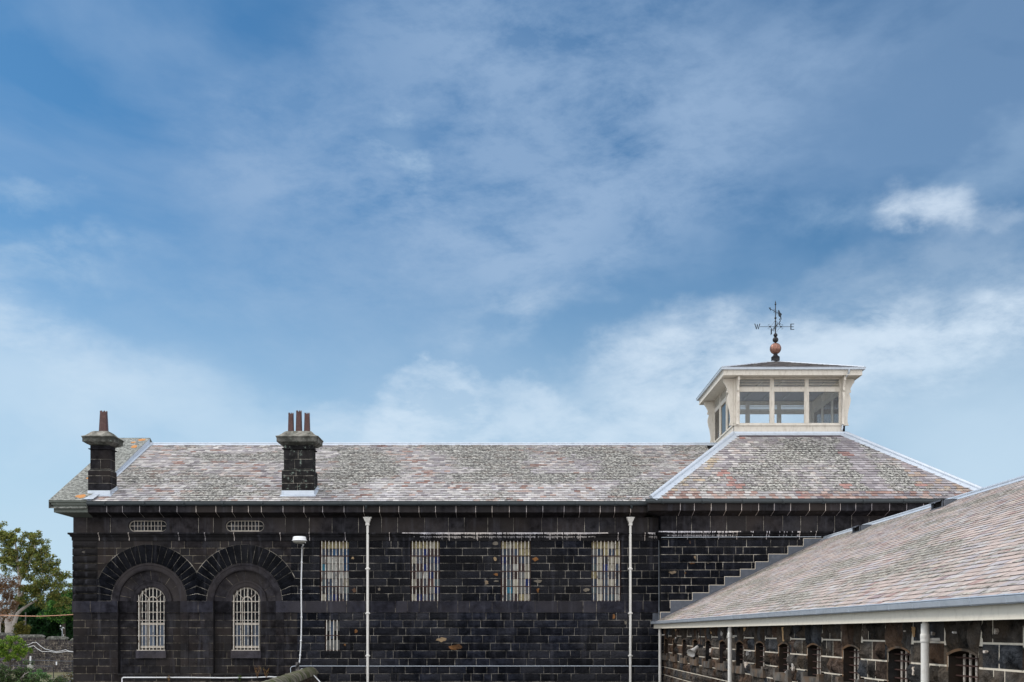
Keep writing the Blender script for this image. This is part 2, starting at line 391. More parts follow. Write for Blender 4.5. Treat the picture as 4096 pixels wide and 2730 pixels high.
# architrave rings (smooth moulded) and recesses
ZB = 4.35
def ring(mb, c, r0, r1, n0, n1, ret, col, segs=32, fill_n=None):
    """annulus face r0..r1 at depths n0 (inner) n1 (outer), with a return at the inner edge down to depth ret"""
    pr = [(r1, n1 - .03), (r1 - .02, n1), (r1 - .08, n1), (r1 - .10, n1 - .015), (r0 + .05, n0), (r0, n0 - .02), (r0, ret)]
    rows = []
    for r, n in pr: rows.append([FR_MAIN(c + r * cos(pi * k / segs), 7.246 + r * sin(pi * k / segs), n) for k in range(segs + 1)])
    mb.grid(rows, col)
HREC = 1.25
for c in (A1, A2):
    cg = (.95, .92, .9, 1)
    ring(smooth, c, 1.23, RI, .03, .05, -.30, (1.5, 1.42, 1.4, 1))
    # recess back wall: annulus .81..1.23, slightly splayed so it faces up and out
    rows = []
    for r, n in ((1.23, -.12), (.84, -.26)): rows.append([FR_MAIN(c + r * cos(pi * k / 32), 7.246 + r * sin(pi * k / 32), n) for k in range(33)])
    smooth.grid(rows, (1.75, 1.65, 1.6, 1))  # paler, warm colour carries the light bounced onto the recess splay
    ring(smooth, c, .57, .84, -.21, -.19, -.50, (1.6, 1.5, 1.45, 1))
    for k in range(9):         # joints of the splayed ring, thin mortar lines
        a = pi * (k + .5) / 9; da = .006
        mort.face([FR_MAIN(c + r * cos(a + s * da / r), 7.246 + r * sin(a + s * da / r), n) for r, n, s in ((1.22, -.118, -1), (.85, -.255, -1), (.85, -.255, 1), (1.22, -.118, 1))], (.4, .38, .35, 1))
    # recess back wall below the springing
    def rh(v0, v1): return [(c - .57, c + .57)] if v1 > wz(2603.7, 42) + .02 else []
    frr = Frame((0, 42.26, 0), (1, 0, 0), (0, 0, 1), (0, -1, 0))
    zl = [v for v in lowz if ZB - .01 <= v] ; zl[0] = ZB
    courses(smooth, mdark, frr, c - HREC, c + HREC, zl, rh, [.5, .8, .35], .006, .002, .003, .3, .011, grey(.7, 1.2, .12))
    # band inside the recess
    for a, b in ((c - HREC, c - .57), (c + .57, c + HREC)): smooth.box(a, b, 42.19, 42.27, 6.79, 7.246, (.8, .78, .8, 1))
    for s in (-1, 1):          # recess reveals and pilaster strips
        x = c + s * HREC; smooth.face([(x, 42.3, ZB), (x, 41.97, ZB), (x, 41.97, 7.246), (x, 42.3, 7.246)], (.8, .78, .76, 1))
        xa, xb = sorted((c + s * HREC, c + s * 1.57))
        frp = Frame((0, 41.985, 0), (1, 0, 0), (0, 0, 1), (0, -1, 0))
        courses(smooth, mdark, frp, xa, xb, [v for v in lowz if v >= 4.3], None, [1.0], .012, .002, .002, .3, .009, grey(.8, 1.2, .12))
        smooth.face([(xb if s > 0 else xa, 41.97, 4.342), (xb if s > 0 else xa, 42.02, 4.342), (xb if s > 0 else xa, 42.02, 6.79), (xb if s > 0 else xa, 41.97, 6.79)])
    smooth.box(c - HREC, c + HREC, 41.96, 42.3, ZB - .07, ZB, (1.1, 1.1, 1.0, 1))   # ledge
    smooth.box(c - .60, c + .60, 42.16, 42.27, wz(2634, 42), wz(2603.7, 42), (2.4, 2.3, 2.35, 1))  # sill stone
    # window jamb returns
    for s in (-1, 1):
        smooth.face([(c + s * .57, 42.19, wz(2603.7, 42)), (c + s * .57, 42.5, wz(2603.7, 42)), (c + s * .57, 42.5, 7.246), (c + s * .57, 42.19, 7.246)], (.9, .88, .85, 1))
# lower courses of the main front
def low_h(v0, v1):
    h = []
    if v1 > 4.4: h += [(A1 - 1.57, A1 + 1.57), (A2 - 1.57, A2 + 1.57)]
    return h
courses(smooth, mdark, FR_MAIN, XL, XE + .25, lowz, low_h, [.55, .8, .7, .3, .45], .008, .003, .004, .3, .013, grey(.7, 1.2, .14))
def low_h2(v0, v1): return [(SW[0], SW[1])] if v1 > SW[2] + .05 and v0 < SW[3] - .05 else []
courses(wall, mort, FR_MAIN, XE + .25, 5.9, lowz, low_h2, [.55, .9, .8, .32, .38, .5], .012, .022, .022, .11, .013, grey(.5, 1.9))
def up_h(v0, v1): return WIN
courses(wall, mort, FR_MAIN, XE, 5.9, cz, up_h, [.28, .34, .62, .7, .98, .9, .66], .012, .012, .013, .12, .015, grey(.45, 1.2))
# sill band
def smooth_row(mb, mm, fr, u0, u1, v0, v1, holes, lens, n, colf, gap=.012, dm=.008):
    for a, b in intervals(u0, u1, holes):
        mm.face([fr(a, v0, n - dm), fr(b, v0, n - dm), fr(b, v1, n - dm), fr(a, v1, n - dm)])
        x = a
        while x < b - 1e-6:
            y = x + random.choice(lens) * U(.9, 1.1)
            if b - y < .25: y = b
            c = colf(0, 0); g0, g1 = x + gap / 2 * (x > a), y - gap / 2 * (y < b)
            mb.face([fr(g0, v0, n), fr(g1, v0, n), fr(g1, v1, n), fr(g0, v1, n)], c)
            mb.face([fr(g0, v0, n - .06), fr(g1, v0, n - .06), fr(g1, v0, n), fr(g0, v0, n)], c)
            mb.face([fr(g0, v1, n), fr(g1, v1, n), fr(g1, v1, n - .06), fr(g0, v1, n - .06)], c)
            x = y
smooth_row(smooth, mdark, FR_MAIN, XL - .035, 5.9, 6.79, 7.246, [(A1 - HREC, A1 + HREC), (A2 - HREC, A2 + HREC)], [.75, .9, .5, 1.1], .05, lambda u, v: (lambda g: (g * 1.0, g * 1.02, g * 1.16, 1))(U(1.05, 1.75)))
# frieze with oval windows
OV = [(wx(512.8, 42), wx(666.7, 42)), (wx(901, 42), wx(1056, 42))]; OZ = (wz(2127.5, 42), wz(2082, 42))
fz0, fz1 = 9.96, 10.60
fcol = grey(.9, 1.6, .10)
smooth_row(smooth, mort, FR_MAIN, XL, 5.9, fz0, fz1, [(a - .12, b + .12) for a, b in OV], [1.0, .6, .7, 1.05], .0, fcol, .012, .006)
for a, b in OV:                # dressed block round each oval, with the stadium hole cut through it
    r = (OZ[1] - OZ[0]) / 2; cm = (OZ[0] + OZ[1]) / 2; N2 = 10
    inner = [(a + r + r * cos(t), cm + r * sin(t)) for t in [pi / 2 + pi * k / N2 for k in range(N2 + 1)]] + [(b - r + r * cos(t), cm + r * sin(t)) for t in [-pi / 2 + pi * k / N2 for k in range(N2 + 1)]]
    outer = []
    for x, z in inner:
        dx, dz = x - (a + b) / 2, z - cm
        ux = a - .12 if x < a + r - 1e-6 or (x <= a + r + 1e-6) else b + .12
        # project to the rectangle
        kx = ((b - a) / 2 + .12) / abs(dx) if abs(dx) > 1e-6 else 9; kz = (((fz1 - cm) if dz > 0 else (cm - fz0)) / abs(dz)) if abs(dz) > 1e-6 else 9
        k = min(kx, kz); outer.append(((a + b) / 2 + dx * k, cm + dz * k))
    corners = {0: None}
    pts = list(zip(inner, outer)); c0 = fcol(0, 0)
    for i in range(len(pts)):
        j = (i + 1) % len(pts)
        (xi, zi), (xo, zo) = pts[i]; (xj, zj), (xp, zp) = pts[j]
        poly = [FR_MAIN(xi, zi, 0), FR_MAIN(xo, zo, 0)]
        if abs(xo - xp) > 1e-4 and abs(zo - zp) > 1e-4:
            cxn = a - .12 if (xo + xp) / 2 < (a + b) / 2 else b + .12; czn = fz1 if (zo + zp) / 2 > cm else fz0
            poly.append(FR_MAIN(cxn, czn, 0))
        poly += [FR_MAIN(xp, zp, 0), FR_MAIN(xj, zj, 0)]
        smooth.face(poly, c0)
        # splayed return
        def inn(x, z): return (x + (-.015 if x > (a + b) / 2 else .015), z + (-.01 if z > cm else .01))
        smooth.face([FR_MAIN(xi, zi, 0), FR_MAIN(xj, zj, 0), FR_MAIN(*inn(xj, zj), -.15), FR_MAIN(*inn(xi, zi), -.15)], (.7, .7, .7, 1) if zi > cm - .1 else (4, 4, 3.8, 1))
# wing front
def wing_h(v0, v1): return []
courses(wall, mort, FR_WING, XW, XWR, lowz, None, [.55, .8, .35], .012, .02, .02, .16, .017, grey(.6, 1.2))
courses(wall, mort, FR_WING, XW, XWR, [6.79] + cz, None, [.28, .34, .62, .7, .98], .012, .012, .013, .13, .019, grey(.5, 1.1))
smooth_row(smooth, mort, FR_WING, XW, XWR, fz0, fz1, [], [.72, .65, .76], .0, grey(.9, 1.6, .10), .012, .006)
wall.face([(XW, 42.05, 0), (XW, 41.4, 0), (XW, 41.4, 10.6), (XW, 42.05, 10.6)], (.6, .6, .6, 1))
# blind shell: gable wall left, right, back
wall.face([(XL, 42, 0), (XL, 55, 0), (XL, 55, 11.1), (XL, 48.5, 14.4), (XL, 42, 11.1)], (.9, .9, .9, 1))
wall.face([(XL, 55, 0), (XWR, 55, 0), (XWR, 55, 11.1), (XL, 55, 11.1)], (.9, .9, .9, 1))
wall.face([(XWR, 41.4, 0), (XWR, 55, 0), (XWR, 55, 11.1), (XWR, 41.4, 11.1)], (.9, .9, .9, 1))
# stains / patched stones
def patch(px, py, w, h, col, D=41.955):
    c = P(px, py, D); k = 11; ph = U(0, 6)
    pts = [(c.x + w * .005 * cos(2 * pi * i / k) * U(.45, 1.15), c.z + h * .005 * sin(2 * pi * i / k) * U(.45, 1.15)) for i in range(k)]
    f = Frame((0, D, 0), (1, 0, 0), (0, 0, 1), (0, -1, 0)); n = len(pt_mb.v)
    pt_mb.prism(pts, f, -.03, 0, col)
pt_mb = wall
tan = (17, 12, 6, 1); org = (13, 6, 2, 1); gy = (10, 8.5, 5.6, 1); brn = (6, 3.5, 1.9, 1)
for q in [(1411, 2234, 16, 12, tan), (1417, 2362, 22, 20, brn), (1424, 2526, 17, 18, org), (1516, 2358, 10, 16, gy), (1768, 2559, 52, 26, tan), (1828, 2589, 76, 26, org),
          (1981, 2175, 27, 16, gy), (1980, 2237, 20, 17, tan), (1985, 2299, 22, 15, org), (1946, 2331, 20, 25, tan), (1985, 2325, 22, 10, gy), (2141, 2238, 26, 20, org), (2154, 2325, 43, 15, gy),
          (2152, 2362, 12, 20, org), (2346, 2360, 26, 22, gy), (2455, 2467, 14, 24, org), (2502, 2491, 11, 14, gy), (2870, 2360, 0, 0, gy), (1300, 2430, 20, 44, (4.5, 2.4, 1.3, 1)), (338, 2209, 24, 12, gy), (1380, 2580, 12, 12, org)]:
    if q[2]: patch(*q)
for q in [(2781, 2231, 12, 20, tan), (2768, 2254, 28, 7, org), (2690, 2291, 36, 14, tan), (2742, 2293, 8, 8, org), (2833, 2254, 10, 5, tan), (2760, 2170, 8, 18, brn)]: patch(*q, D=41.365)
W_ = wall.build('rock_faced_wall', M['bluestone'], B); SM = smooth.build('dressed_stonework', M['smooth'], B)
mort.build('mortar', M['mortar'], B); mdark.build('mortar', M['mortar_dark'], B); vou.build('arch_voussoirs', M['bluestone'], B)

# string course and its white deposits
SP = [(0, 9.99), (.155, 9.975), (.17, 9.94), (.155, 9.90), (.11, 9.885), (.09, 9.82), (.05, 9.80), (.045, 9.66), (0, 9.655)]
strc = MB(); strm = strc
def moulding(mb, mm, fr, prof, u0, u1, lens, m0=0, m1=0, colf=None, gap=.019, sink=.004):
    x = u0; first = True
    while x < u1 - 1e-6:
        y = x + random.choice(lens) * U(.9, 1.1)
        if u1 - y < .4: y = u1
        last = y >= u1
        extrude(mb, fr, prof, x + (0 if first else gap / 2), y - (0 if last else gap / 2), colf(0, 0) if colf else (1, 1, 1, 1), m0 if first else 0, m1 if last else 0)
        if not last:
            extrude(mm, fr, [(max(n - sink, 0), v + (.004 if n > 0 else 0)) for n, v in prof], y - gap / 2 - .001, y + gap / 2 + .001, (28, 26.5, 23, 1), caps=False)
        x = y; first = False
moulding(strc, strm, FR_MAIN, SP, XL, 5.865, [1.9, 1.1, 1.5, 2.2], -1, 0, grey(.55, .75))
FR_WL = Frame((XW, 0, 0), (0, -1, 0), (0, 0, 1), (-1, 0, 0))
FR_L = Frame((XL, 0, 0), (0, -1, 0), (0, 0, 1), (-1, 0, 0))
moulding(strc, strm, FR_WING, SP, XW, XWR, [1.1, .7, 1.3], -1, 0, grey(.5, .7))
extrude(strc, FR_WL, SP, -42.0, -41.4, (.6, .6, .6, 1), 0, 1); extrude(strc, FR_L, SP, -55, -42, (.7, .7, .7, 1), 0, 1)
dep = strc; DC = (26, 25.5, 23, 1)
def deposits(fr, u0, u1, k, dens=1.0):
    u = u0
    while u < u1:
        w = U(.012, .035); t = (u - u0) / (u1 - u0); f = min(1, t * 6, (1 - t) * 8)
        if R() < .94 * dens:
            h = U(.04, .11) * f * (1.0 if R() < .8 else 1.7)
            dep.face([fr(u, 9.975, .160), fr(u + w, 9.975, .160), fr(u + w, 9.94, .175), fr(u, 9.94, .175)], DC)
            dep.face([fr(u, 9.94, .175), fr(u + w, 9.94, .175), fr(u + w * .7, 9.94 - h * .5, .168), fr(u + w * .3, 9.94 - h * .5, .168)], DC)
            if h > .05: dep.face([fr(u, 9.83, .102), fr(u + w * .6, 9.84, .107), fr(u + w * .5, 9.84 - h * .8, .098), fr(u + w * .1, 9.84 - h * .8, .098)], DC)
        u += w * U(1, 1.5)
deposits(FR_MAIN, wx(1610, 42), wx(2430, 42), 1)
deposits(FR_MAIN, wx(2590, 42), wx(2632, 42), 1); deposits(FR_WING, XW - .1, wx(2960, 41.3), 1, .9); deposits(FR_WING, wx(2990, 41.3), wx(3250, 41.3), 1, .15)
strc.build('string_course', M['smooth'], B)

# cornice: cavetto soffit, fascia, crown
corn = MB(); cj = corn
CP = [(0, 10.59), (.06, 10.60), (.42, 10.70), (.54, 10.735), (.545, 10.98), (.56, 11.0), (.58, 11.08), (.50, 11.10)]
XG = wx(345, 41.3)
moulding(corn, cj, FR_MAIN, CP, XG, 5.865 - .545, [.62, .72, .8, .55], 0, 0, grey(.85, 1.25, .12))
CPG = CP[:5] + [(.56, 11.0), (.60, 11.03), (.62, 11.09), (.67, 11.13), (.68, 11.19), (0, 11.2)]
FR_WLC = FR_WL
moulding(corn, cj, FR_WING, CP, XW, XWR, [.62, .6, .7], -1, 0, grey(.85, 1.25, .12))
extrude(corn, FR_WL, CP, -42.0, -41.4, (.9, .9, .9, 1), 0, 1)
extrude(corn, FR_L, CP, -55, -42, (.9, .9, .9, 1), 0, 1)
corn.build('cornice', M['smooth'], B)
gc = MB(); extrude(gc, FR_MAIN, CPG, XL, XG - .01, (1, 1, 1, 1), -1, 0)
# gable coping slabs: bottom (41.3,11.2) -> apex (48.6,15.0) -> back
y0c, z0c, y1c, z1c = 41.31, 11.2, 48.6, 15.0
CL, CR = -18.23, XG
nsl = 7
for i in range(nsl):
    t0, t1 = i / nsl, (i + 1) / nsl - .002
    a = (y0c + (y1c - y0c) * t0, z0c + (z1c - z0c) * t0); b = (y0c + (y1c - y0c) * t1, z0c + (z1c - z0c) * t1)
    for X0, X1 in ((CL, CR),):
        top = [(X0, a[0], a[1]), (X1, a[0], a[1]), (X1, b[0], b[1]), (X0, b[0], b[1])]
        gc.face(top, (1, 1, 1, 1)); gc.face([(x, y, z - .32) for x, y, z in reversed(top)])
        gc.face([(X0, a[0], a[1] - .32), (X0, a[0], a[1]), (X0, b[0], b[1]), (X0, b[0], b[1] - .32)]); gc.face([(X1, a[0], a[1]), (X1, a[0], a[1] - .32), (X1, b[0], b[1] - .32), (X1, b[0], b[1])])
gc.face([(CL, y1c, z1c), (CR, y1c, z1c), (CR, 55.9, 11.2), (CL, 55.9, 11.2)]); gc.face([(CR, y1c, z1c), (CR, y1c, z1c - .5), (CR, 55.9, 10.9), (CR, 55.9, 11.2)])
gc.c = [(.12, .14, .12, .35) if i < 11 else (.26, .26, .24, .9) for i, c in enumerate(gc.c)]
for q_ in ((.93, .985, .05, .35), (.80, .87, .1, .34), (.02, .09, .05, .45), (.30, .34, .5, .7), (.90, .93, .3, .5)):
    ta, tb, ua, ub = q_; pp = [(ua + (ub - ua) * (.5 + .5 * cos(a) * U(.5, 1)), ta + (tb - ta) * (.5 + .5 * sin(a) * U(.5, 1))) for a in [2 * pi * i / 11 for i in range(11)]]
    gc.face([(CR - a * 1.4, y0c + (y1c - y0c) * b, z0c + (z1c - z0c) * b + .006) for a, b in pp], (.50, .20, .03, .15))
gc.build('gable_coping', M['coping'], B)
fl = MB()  # flashing strip along the coping
def roof_main_z(y): return ROOF0 + (y - 41.35) * (RIDGE - ROOF0) / (48.5 - 41.35)
fl.face([(CR + .012, 41.36, roof_main_z(41.36)), (CR + .012, 48.5, 14.7), (CR + .012, 48.5, z1c - .06), (CR + .012, 41.36, z0c + .04)])
fl.face([(CR + .014, 41.36, roof_main_z(41.36) + .03), (CR + .16, 41.36, roof_main_z(41.36) + .03), (CR + .16, 48.5, 14.72), (CR + .014, 48.5, 14.72)])
fl.build('coping_flashing', M['zinc'], B)

# ------------------------------------------------------------------ slates
def slates(mb, O, Uv, Vv, Nv, L, lim, expo, width, colf, th=.02, back=(.05, .05, .05, 0), edge=.25):
    """lim(v)->(u0,u1); slates are laid course by course from the eaves"""
    fr = Frame(O, Uv, Vv, Nv); nrow = int(math.ceil(L / expo))
    for j in range(nrow):
        v0 = j * expo; v1 = min(L, v0 + expo + .004); a0, b0 = lim(v0); a1, b1 = lim(v1)
        off = (j % 2) * width / 2 + U(-.03, .03); u = math.floor((min(a0, a1) - off) / width) * width + off
        while u < max(b0, b1):
            w = width; u0, u1 = u + .003, u + w - .003; u += w
            A0, B0 = max(u0, a0), min(u1, b0); A1_, B1_ = max(u0, a1), min(u1, b1)
            if A0 >= B0 and A1_ >= B1_: continue
            if A0 > B0: A0 = B0 = (A0 + B0) / 2
            if A1_ > B1_: A1_ = B1_ = (A1_ + B1_) / 2
            c = colf((u0 + u1) / 2, v0); h = th * U(.8, 1.7); dv = U(-.008, .004) if j else 0; sk = U(-.006, .006)
            p = [fr(A0, v0 + dv + sk, h), fr(B0, v0 + dv - sk, h), fr(B1_, v1, .003), fr(A1_, v1, .003)]
            k = U(.2, .45); pa = p[0].lerp(p[3], k); pb_ = p[1].lerp(p[2], k)
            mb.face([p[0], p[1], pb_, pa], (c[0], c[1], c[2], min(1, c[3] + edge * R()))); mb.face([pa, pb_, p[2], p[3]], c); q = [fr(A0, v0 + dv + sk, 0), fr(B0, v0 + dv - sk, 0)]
            mb.face([q[0], q[1], p[1], p[0]], tuple(x * .3 for x in c[:3]) + (c[3] * .4,))  # edge face darkened: shade of the gap between courses put into its colour
    a0, b0 = lim(0); a1, b1 = lim(L)
    mb.face([fr(a0, 0, -.002), fr(b0, 0, -.002), fr(b1, L, -.002), fr(a1, L, -.002)], back)
def nz(x, y, s, o=0): return noise.noise(Vector((x * s + o, y * s + o * 1.7, o)))
def pick(pal, k=1):
    c = random.choice(pal); g = U(.85, 1.15) * k; return [x * g for x in c]
pale = [(.45, .43, .41), (.40, .37, .36), (.52, .49, .47), (.34, .32, .32), (.43, .37, .34)]
pink = [(.38, .26, .22), (.30, .18, .145), (.42, .31, .27), (.25, .145, .12)]
lil = [(.29, .265, .275), (.36, .335, .345), (.23, .205, .22), (.27, .24, .245)]
def col_main(u, v):
    a = nz(u, v, .35, 3); b = nz(u, v * 2.2, .55, 9); s = v / 8.0
    c = pick(pale if R() < .8 else lil)
    if nz(u * 1.1, v * 3.2, .8, 61) > .33 and R() < .85: c = pick(pink)
    if nz(u, v * 1.6, .42, 77) > .30: c = pick(pale[:3] + lil[:2], 1.08)
    if s < .35 and R() < .35: c = pick([(.52, .50, .49), (.47, .45, .46)])
    if R() < .03: c = pick(pink)
    x = u + CR
    li = .74 + a * 1.4 + U(-.12, .12)
    if nz(u, v * 1.6, .42, 77) > .30: li -= .5
    if s < .06: li -= .45
    elif s < .25: li -= .16
    if s > .93: li -= .35
    if 2.7 < x + 0 < 3.9 and s > .25: li -= .35 * R() ; c = pick(lil, 1.15) if R() < .6 else c
    if u < 1.9 + 1.5 * s and R() < .8: li -= .35
    return (*c, max(0, min(1, li)))
rm = MB(); SL = sqrt((48.5 - 41.35) ** 2 + (RIDGE - ROOF0) ** 2); sv = Vector((0, 48.5 - 41.35, RIDGE - ROOF0)).normalized(); sn = Vector((0, -sv.z, sv.y))
slates(rm, (CR + .01, 41.35, ROOF0), (1, 0, 0), sv, sn, SL, lambda v: (0, (8.93 if v > 4 else 5.6 + v * .0 + 0.42 * v * 1.0) - CR), .222, .245, col_main)
rm.face([(CR, 48.5, RIDGE), (9.6, 48.5, RIDGE), (9.6, 55.7, 11.1), (CR, 55.7, 11.1)], (.3, .28, .28, .6))
RM = rm.build('slate_roof', M['slate'], B)
# wing pyramid
PE = (5.40, 18.97, 40.78, 11.18); PT = (9.745, 14.62, 46.1, 14.68); PB = 56.2
wv = Vector((0, PT[2] - PE[2], PT[3] - PE[3])); WLn = wv.length; wv.normalize(); wn = Vector((0, -wv.z, wv.y))
def col_wing(u, v):
    s = v / WLn; x = PE[0] + u
    c = pick(pale) if R() < .55 else pick(lil)
    if x < 8.6 + (x > 0) * 0 and x < 6.9 + 3 * s and R() < .55 and s < .75: c = pick([(.42, .33, .24), (.45, .36, .25), (.40, .36, .35)])
    li = .72 + nz(u, v, .5, 5) * .75 + U(-.1, .1)
    xl = PE[0] + (PT[0] - PE[0]) * s
    if x - xl < 1.5 + .6 * nz(v, 1, .8, 2): li -= .4 * (1 - s * .3)
    if 14.05 + .25 * nz(v, 3, 1, 1) < x < 14.95 + .2 * nz(v, 3, 1, 4): li = .08; c = pick(lil, 1.08)
    elif x > 14.95:
        if x > 15.7 - .0 + .35 * nz(v, 3, 1, 7) + (1 - s) * .55: li -= .45; c = pick(lil, 1.0) if R() < .6 else (pick([(.36, .27, .2), (.33, .25, .2), (.28, .23, .23)]))
    if s > .93: li = .12; c = pick([(.10, .075, .085), (.13, .10, .115), (.09, .06, .07)])
    if s < .10: li = min(li, .35); c = pick(pink + pale if x < 11 else pink + lil + [(.16, .13, .15)], .95)
    if nz(u, v, .75, 31) > .5 and R() < .8: li = .15; c = pick([(.36, .19, .16), (.30, .17, .15)])
    return (*c, max(0, min(1, li)))
rw = MB()
slates(rw, (PE[0], PE[2], PE[3]), (1, 0, 0), wv, wn, WLn, lambda v: ((PT[0] - PE[0]) * v / WLn, (PE[1] - PE[0]) + (PT[1] - PE[1]) * v / WLn), .225, .25, col_wing)
lv = Vector((PT[0] - PE[0], 0, PT[3] - PE[3])); LLn = lv.length; lv.normalize(); LB = PB - PE[2]
slates(rw, (PE[0], PE[2], PE[3]), (0, 1, 0), lv, Vector((-lv.z, 0, lv.x)), LLn, lambda v: ((PT[2] - PE[2]) * v / LLn, LB + (50.95 - PB) * v / LLn), .225, .25, lambda u, v: (*pick(pale), .7))
rw.face([(PE[1], PE[2], PE[3]), (PE[1], PB, PE[3]), (PT[1], 50.95, PT[3]), (PT[1], PT[2], PT[3])], (.28, .25, .27, .6))
rw.face([(PE[0], PB, PE[3]), (PE[1], PB, PE[3]), (PT[1], 50.95, PT[3]), (PT[0], 50.95, PT[3])], (.28, .25, .27, .6))
RW = rw.build('slate_roof', M['slate'], B)
RW['label'] = 'lichened slate hip roof under the lantern'
# ridge and hip cappings
rc = MB()
def capping(mb, a, b, n1, n2, w, lift=.05, r=.07, roll=True):
    """folded metal: two flat wings leaning on both slopes and a round roll on top"""
    a, b = Vector(a), Vector(b); t = (b - a).normalized(); up = Vector((0, 0, 1)); up = (up - t * up.dot(t)).normalized()
    for nn in (n1, n2):
        nn = Vector(nn).normalized(); s = nn.cross(t).normalized()
        if s.z > 0: s = -s
        e0, e1 = a + s * w + nn * .02, b + s * w + nn * .02; f0, f1 = a + up * lift, b + up * lift
        mb.face([e0, e1, f1, f0]); mb.face([e0 - nn * .02, e1 - nn * .02, e1, e0])
    if roll: mb.tube([a + up * (lift + .01), b + up * (lift + .01)], r, 10)
capping(rc, (CR + .02, 48.5, RIDGE), (9.5, 48.5, RIDGE), sn, (0, sn.y * -1, sn.z), .20, .04, .035)
nl = (-lv.z, 0, lv.x)
capping(rc, (PE[0], PE[2], PE[3]), (PT[0], PT[2], PT[3]), wn, nl, .25, .07, .075)
capping(rc, (PE[1], PE[2], PE[3]), (PT[1], PT[2], PT[3]), wn, (lv.z, 0, lv.x), .26, .07, .075)
for k in range(1, 9):          # sheet overlaps and fixing nails on the two front hips
    for xa, xb in ((PE[0], PT[0]), (PE[1], PT[1])):
        t = k / 9; q = Vector((xa + (xb - xa) * t, PE[2] + (PT[2] - PE[2]) * t, PE[3] + (PT[3] - PE[3]) * t))
        d = Vector((xb - xa, PT[2] - PE[2], PT[3] - PE[3])).normalized(); sd = wn.cross(d).normalized(); sd = -sd if sd.z > 0 else sd
        rc.tube([q + sd * .17 + wn * .03 - wn * .005, q + sd * .17 + wn * .06], .014, 6)
        if k % 2: rc.tube([q + Vector((0, 0, .088)) - d * .02, q + Vector((0, 0, .088)) + d * .02], .083, 10)
rc.build('ridge_capping', M['zinc'], B)

# gutters
gt = MB()
GP = [(.0, .15), (-.0, .14), (-.015, .02), (.01, -.0), (.06, -.012), (.11, .01), (.135, .06), (.14, .145), (.155, .15), (.155, .165), (.125, .165), (.12, .07), (.09, .03), (.03, .02), (.01, .15)]
def gutter(mb, fr, u0, u1, n, z, m0=0, step=1.55, start=.7, boss=True):
    extrude(mb, fr, [(n + a, z + b) for a, b in GP], u0, u1, (1, 1, 1, 1), m0, 0)
    u = u0 + start
    while u < u1:
        if boss:
            extrude(mb, fr, [(n - .01, z - .02), (n + .07, z - .035), (n + .13, z - .01), (n + .165, z + .05), (n + .165, z + .15), (n + .14, z + .15)], u - .045, u + .045)
            mb.tube([fr(u, z + .075, n + .15), fr(u, z + .075, n + .2)], .035, 8)
        else: extrude(mb, fr, [(n - .0, z - .008), (n + .07, z - .02), (n + .12, z + .0), (n + .148, z + .05), (n + .152, z + .16), (n + .163, z + .175)], u - .012, u + .012)
        u += step
gutter(gt, FR_MAIN, XG, 5.865 - .545, .555, 11.0, 0)
gutter(gt, FR_WING, XW - 0, XWR, .555, 11.02, -1, 1.56, .0)
gutter(gt, FR_WL, -41.95, -41.4, .52, 11.02, 0, 9, 9)
gt.build('gutter', M['gutter'], B)

# ------------------------------------------------------------------ downpipes on the front
def pipe_front(px, ztop=wz(2070, 41.85)):
    x = wx(px, 41.87); y = 41.87
    o = MB(); o.tube([(x, y, 0), (x, y, ztop - .28)], .052, 12)
    for py in (2276, 2454, 2624): 
        z = wz(py, y); o.lathe([(.052, -.05), (.07, -.04), (.07, .035), (.06, .045), (.052, .06)], (x, y, z), 12); o.box(x - .095, x + .095, y - .012, y + .06, z - .018, z + .018)
    p = o.build('downpipe', M['pipe'], B)
    h = MB()
    def sq(w, d, z): return [(x - w, y - d, z), (x + w, y - d, z), (x + w, y + .09, z), (x - w, y + .09, z)]
    rows = [sq(.06, .06, ztop - .33), sq(.075, .075, ztop - .32), sq(.075, .075, ztop - .25), sq(.06, .06, ztop - .24), sq(.09, .09, ztop - .17), sq(.13, .12, ztop - .10), sq(.13, .12, ztop - .06), sq(.16, .14, ztop - .04), sq(.16, .14, ztop)]
    h.grid(rows, closed=True); h.face(sq(.15, .13, ztop - .03)); h.build('hopper_head', M['pipe'], p)
    s = MB(); s.tube([(x, y, ztop - .05), (x, y - .05, 10.72)], .05, 10); s.tube([(x, y - .05, 10.72), (x, 41.4, 10.95), (x, 41.4, 11.02)], .05, 10); s.build('gutter_outlet', M['gutter'], p)
pipe_front(1470.5); pipe_front(2521.4)

# ------------------------------------------------------------------ windows
PC = {'c': (.58, .50, .27), 'C': (.66, .62, .50), 'w': (.60, .60, .56), 'g': (.36, .37, .37), 'G': (.17, .18, .22), 'b': (.09, .13, .20), 'B': (.045, .15, .32), 'y': (.05, .33, .50), 'n': (.02, .045, .22),
      'd': (.06, .065, .085), 'm': (.085, .055, .055), 'M': (.17, .09, .08), 't': (.16, .24, .28), 'p': (.40, .50, .52), 'k': (.01, .01, .012), 'l': (.17, .19, .24)}
PAN = [["ccccc", "bbBbB", "gwwwB", "ywwwB", "gwgww", "tbggC", "dbdgp", "Cbndb"],
       ["cccCc", "Glnmm", "Cldbn", "dmnGb", "mgwnm", "CmlMt", "mkmgn", "Cnlbd"],
       ["cCccc", "bGbcc", "ndmbg", "blwmC", "dbmgC", "mtCgn", "myCgl", "dtmcC"],
       ["cccCc", "gbcbc", "bCdCC", "tCnCb", "cgbGd", "bCbCb", "tgbGg", "bCbtw"]]
BARC = (1, 1, 1, 1)
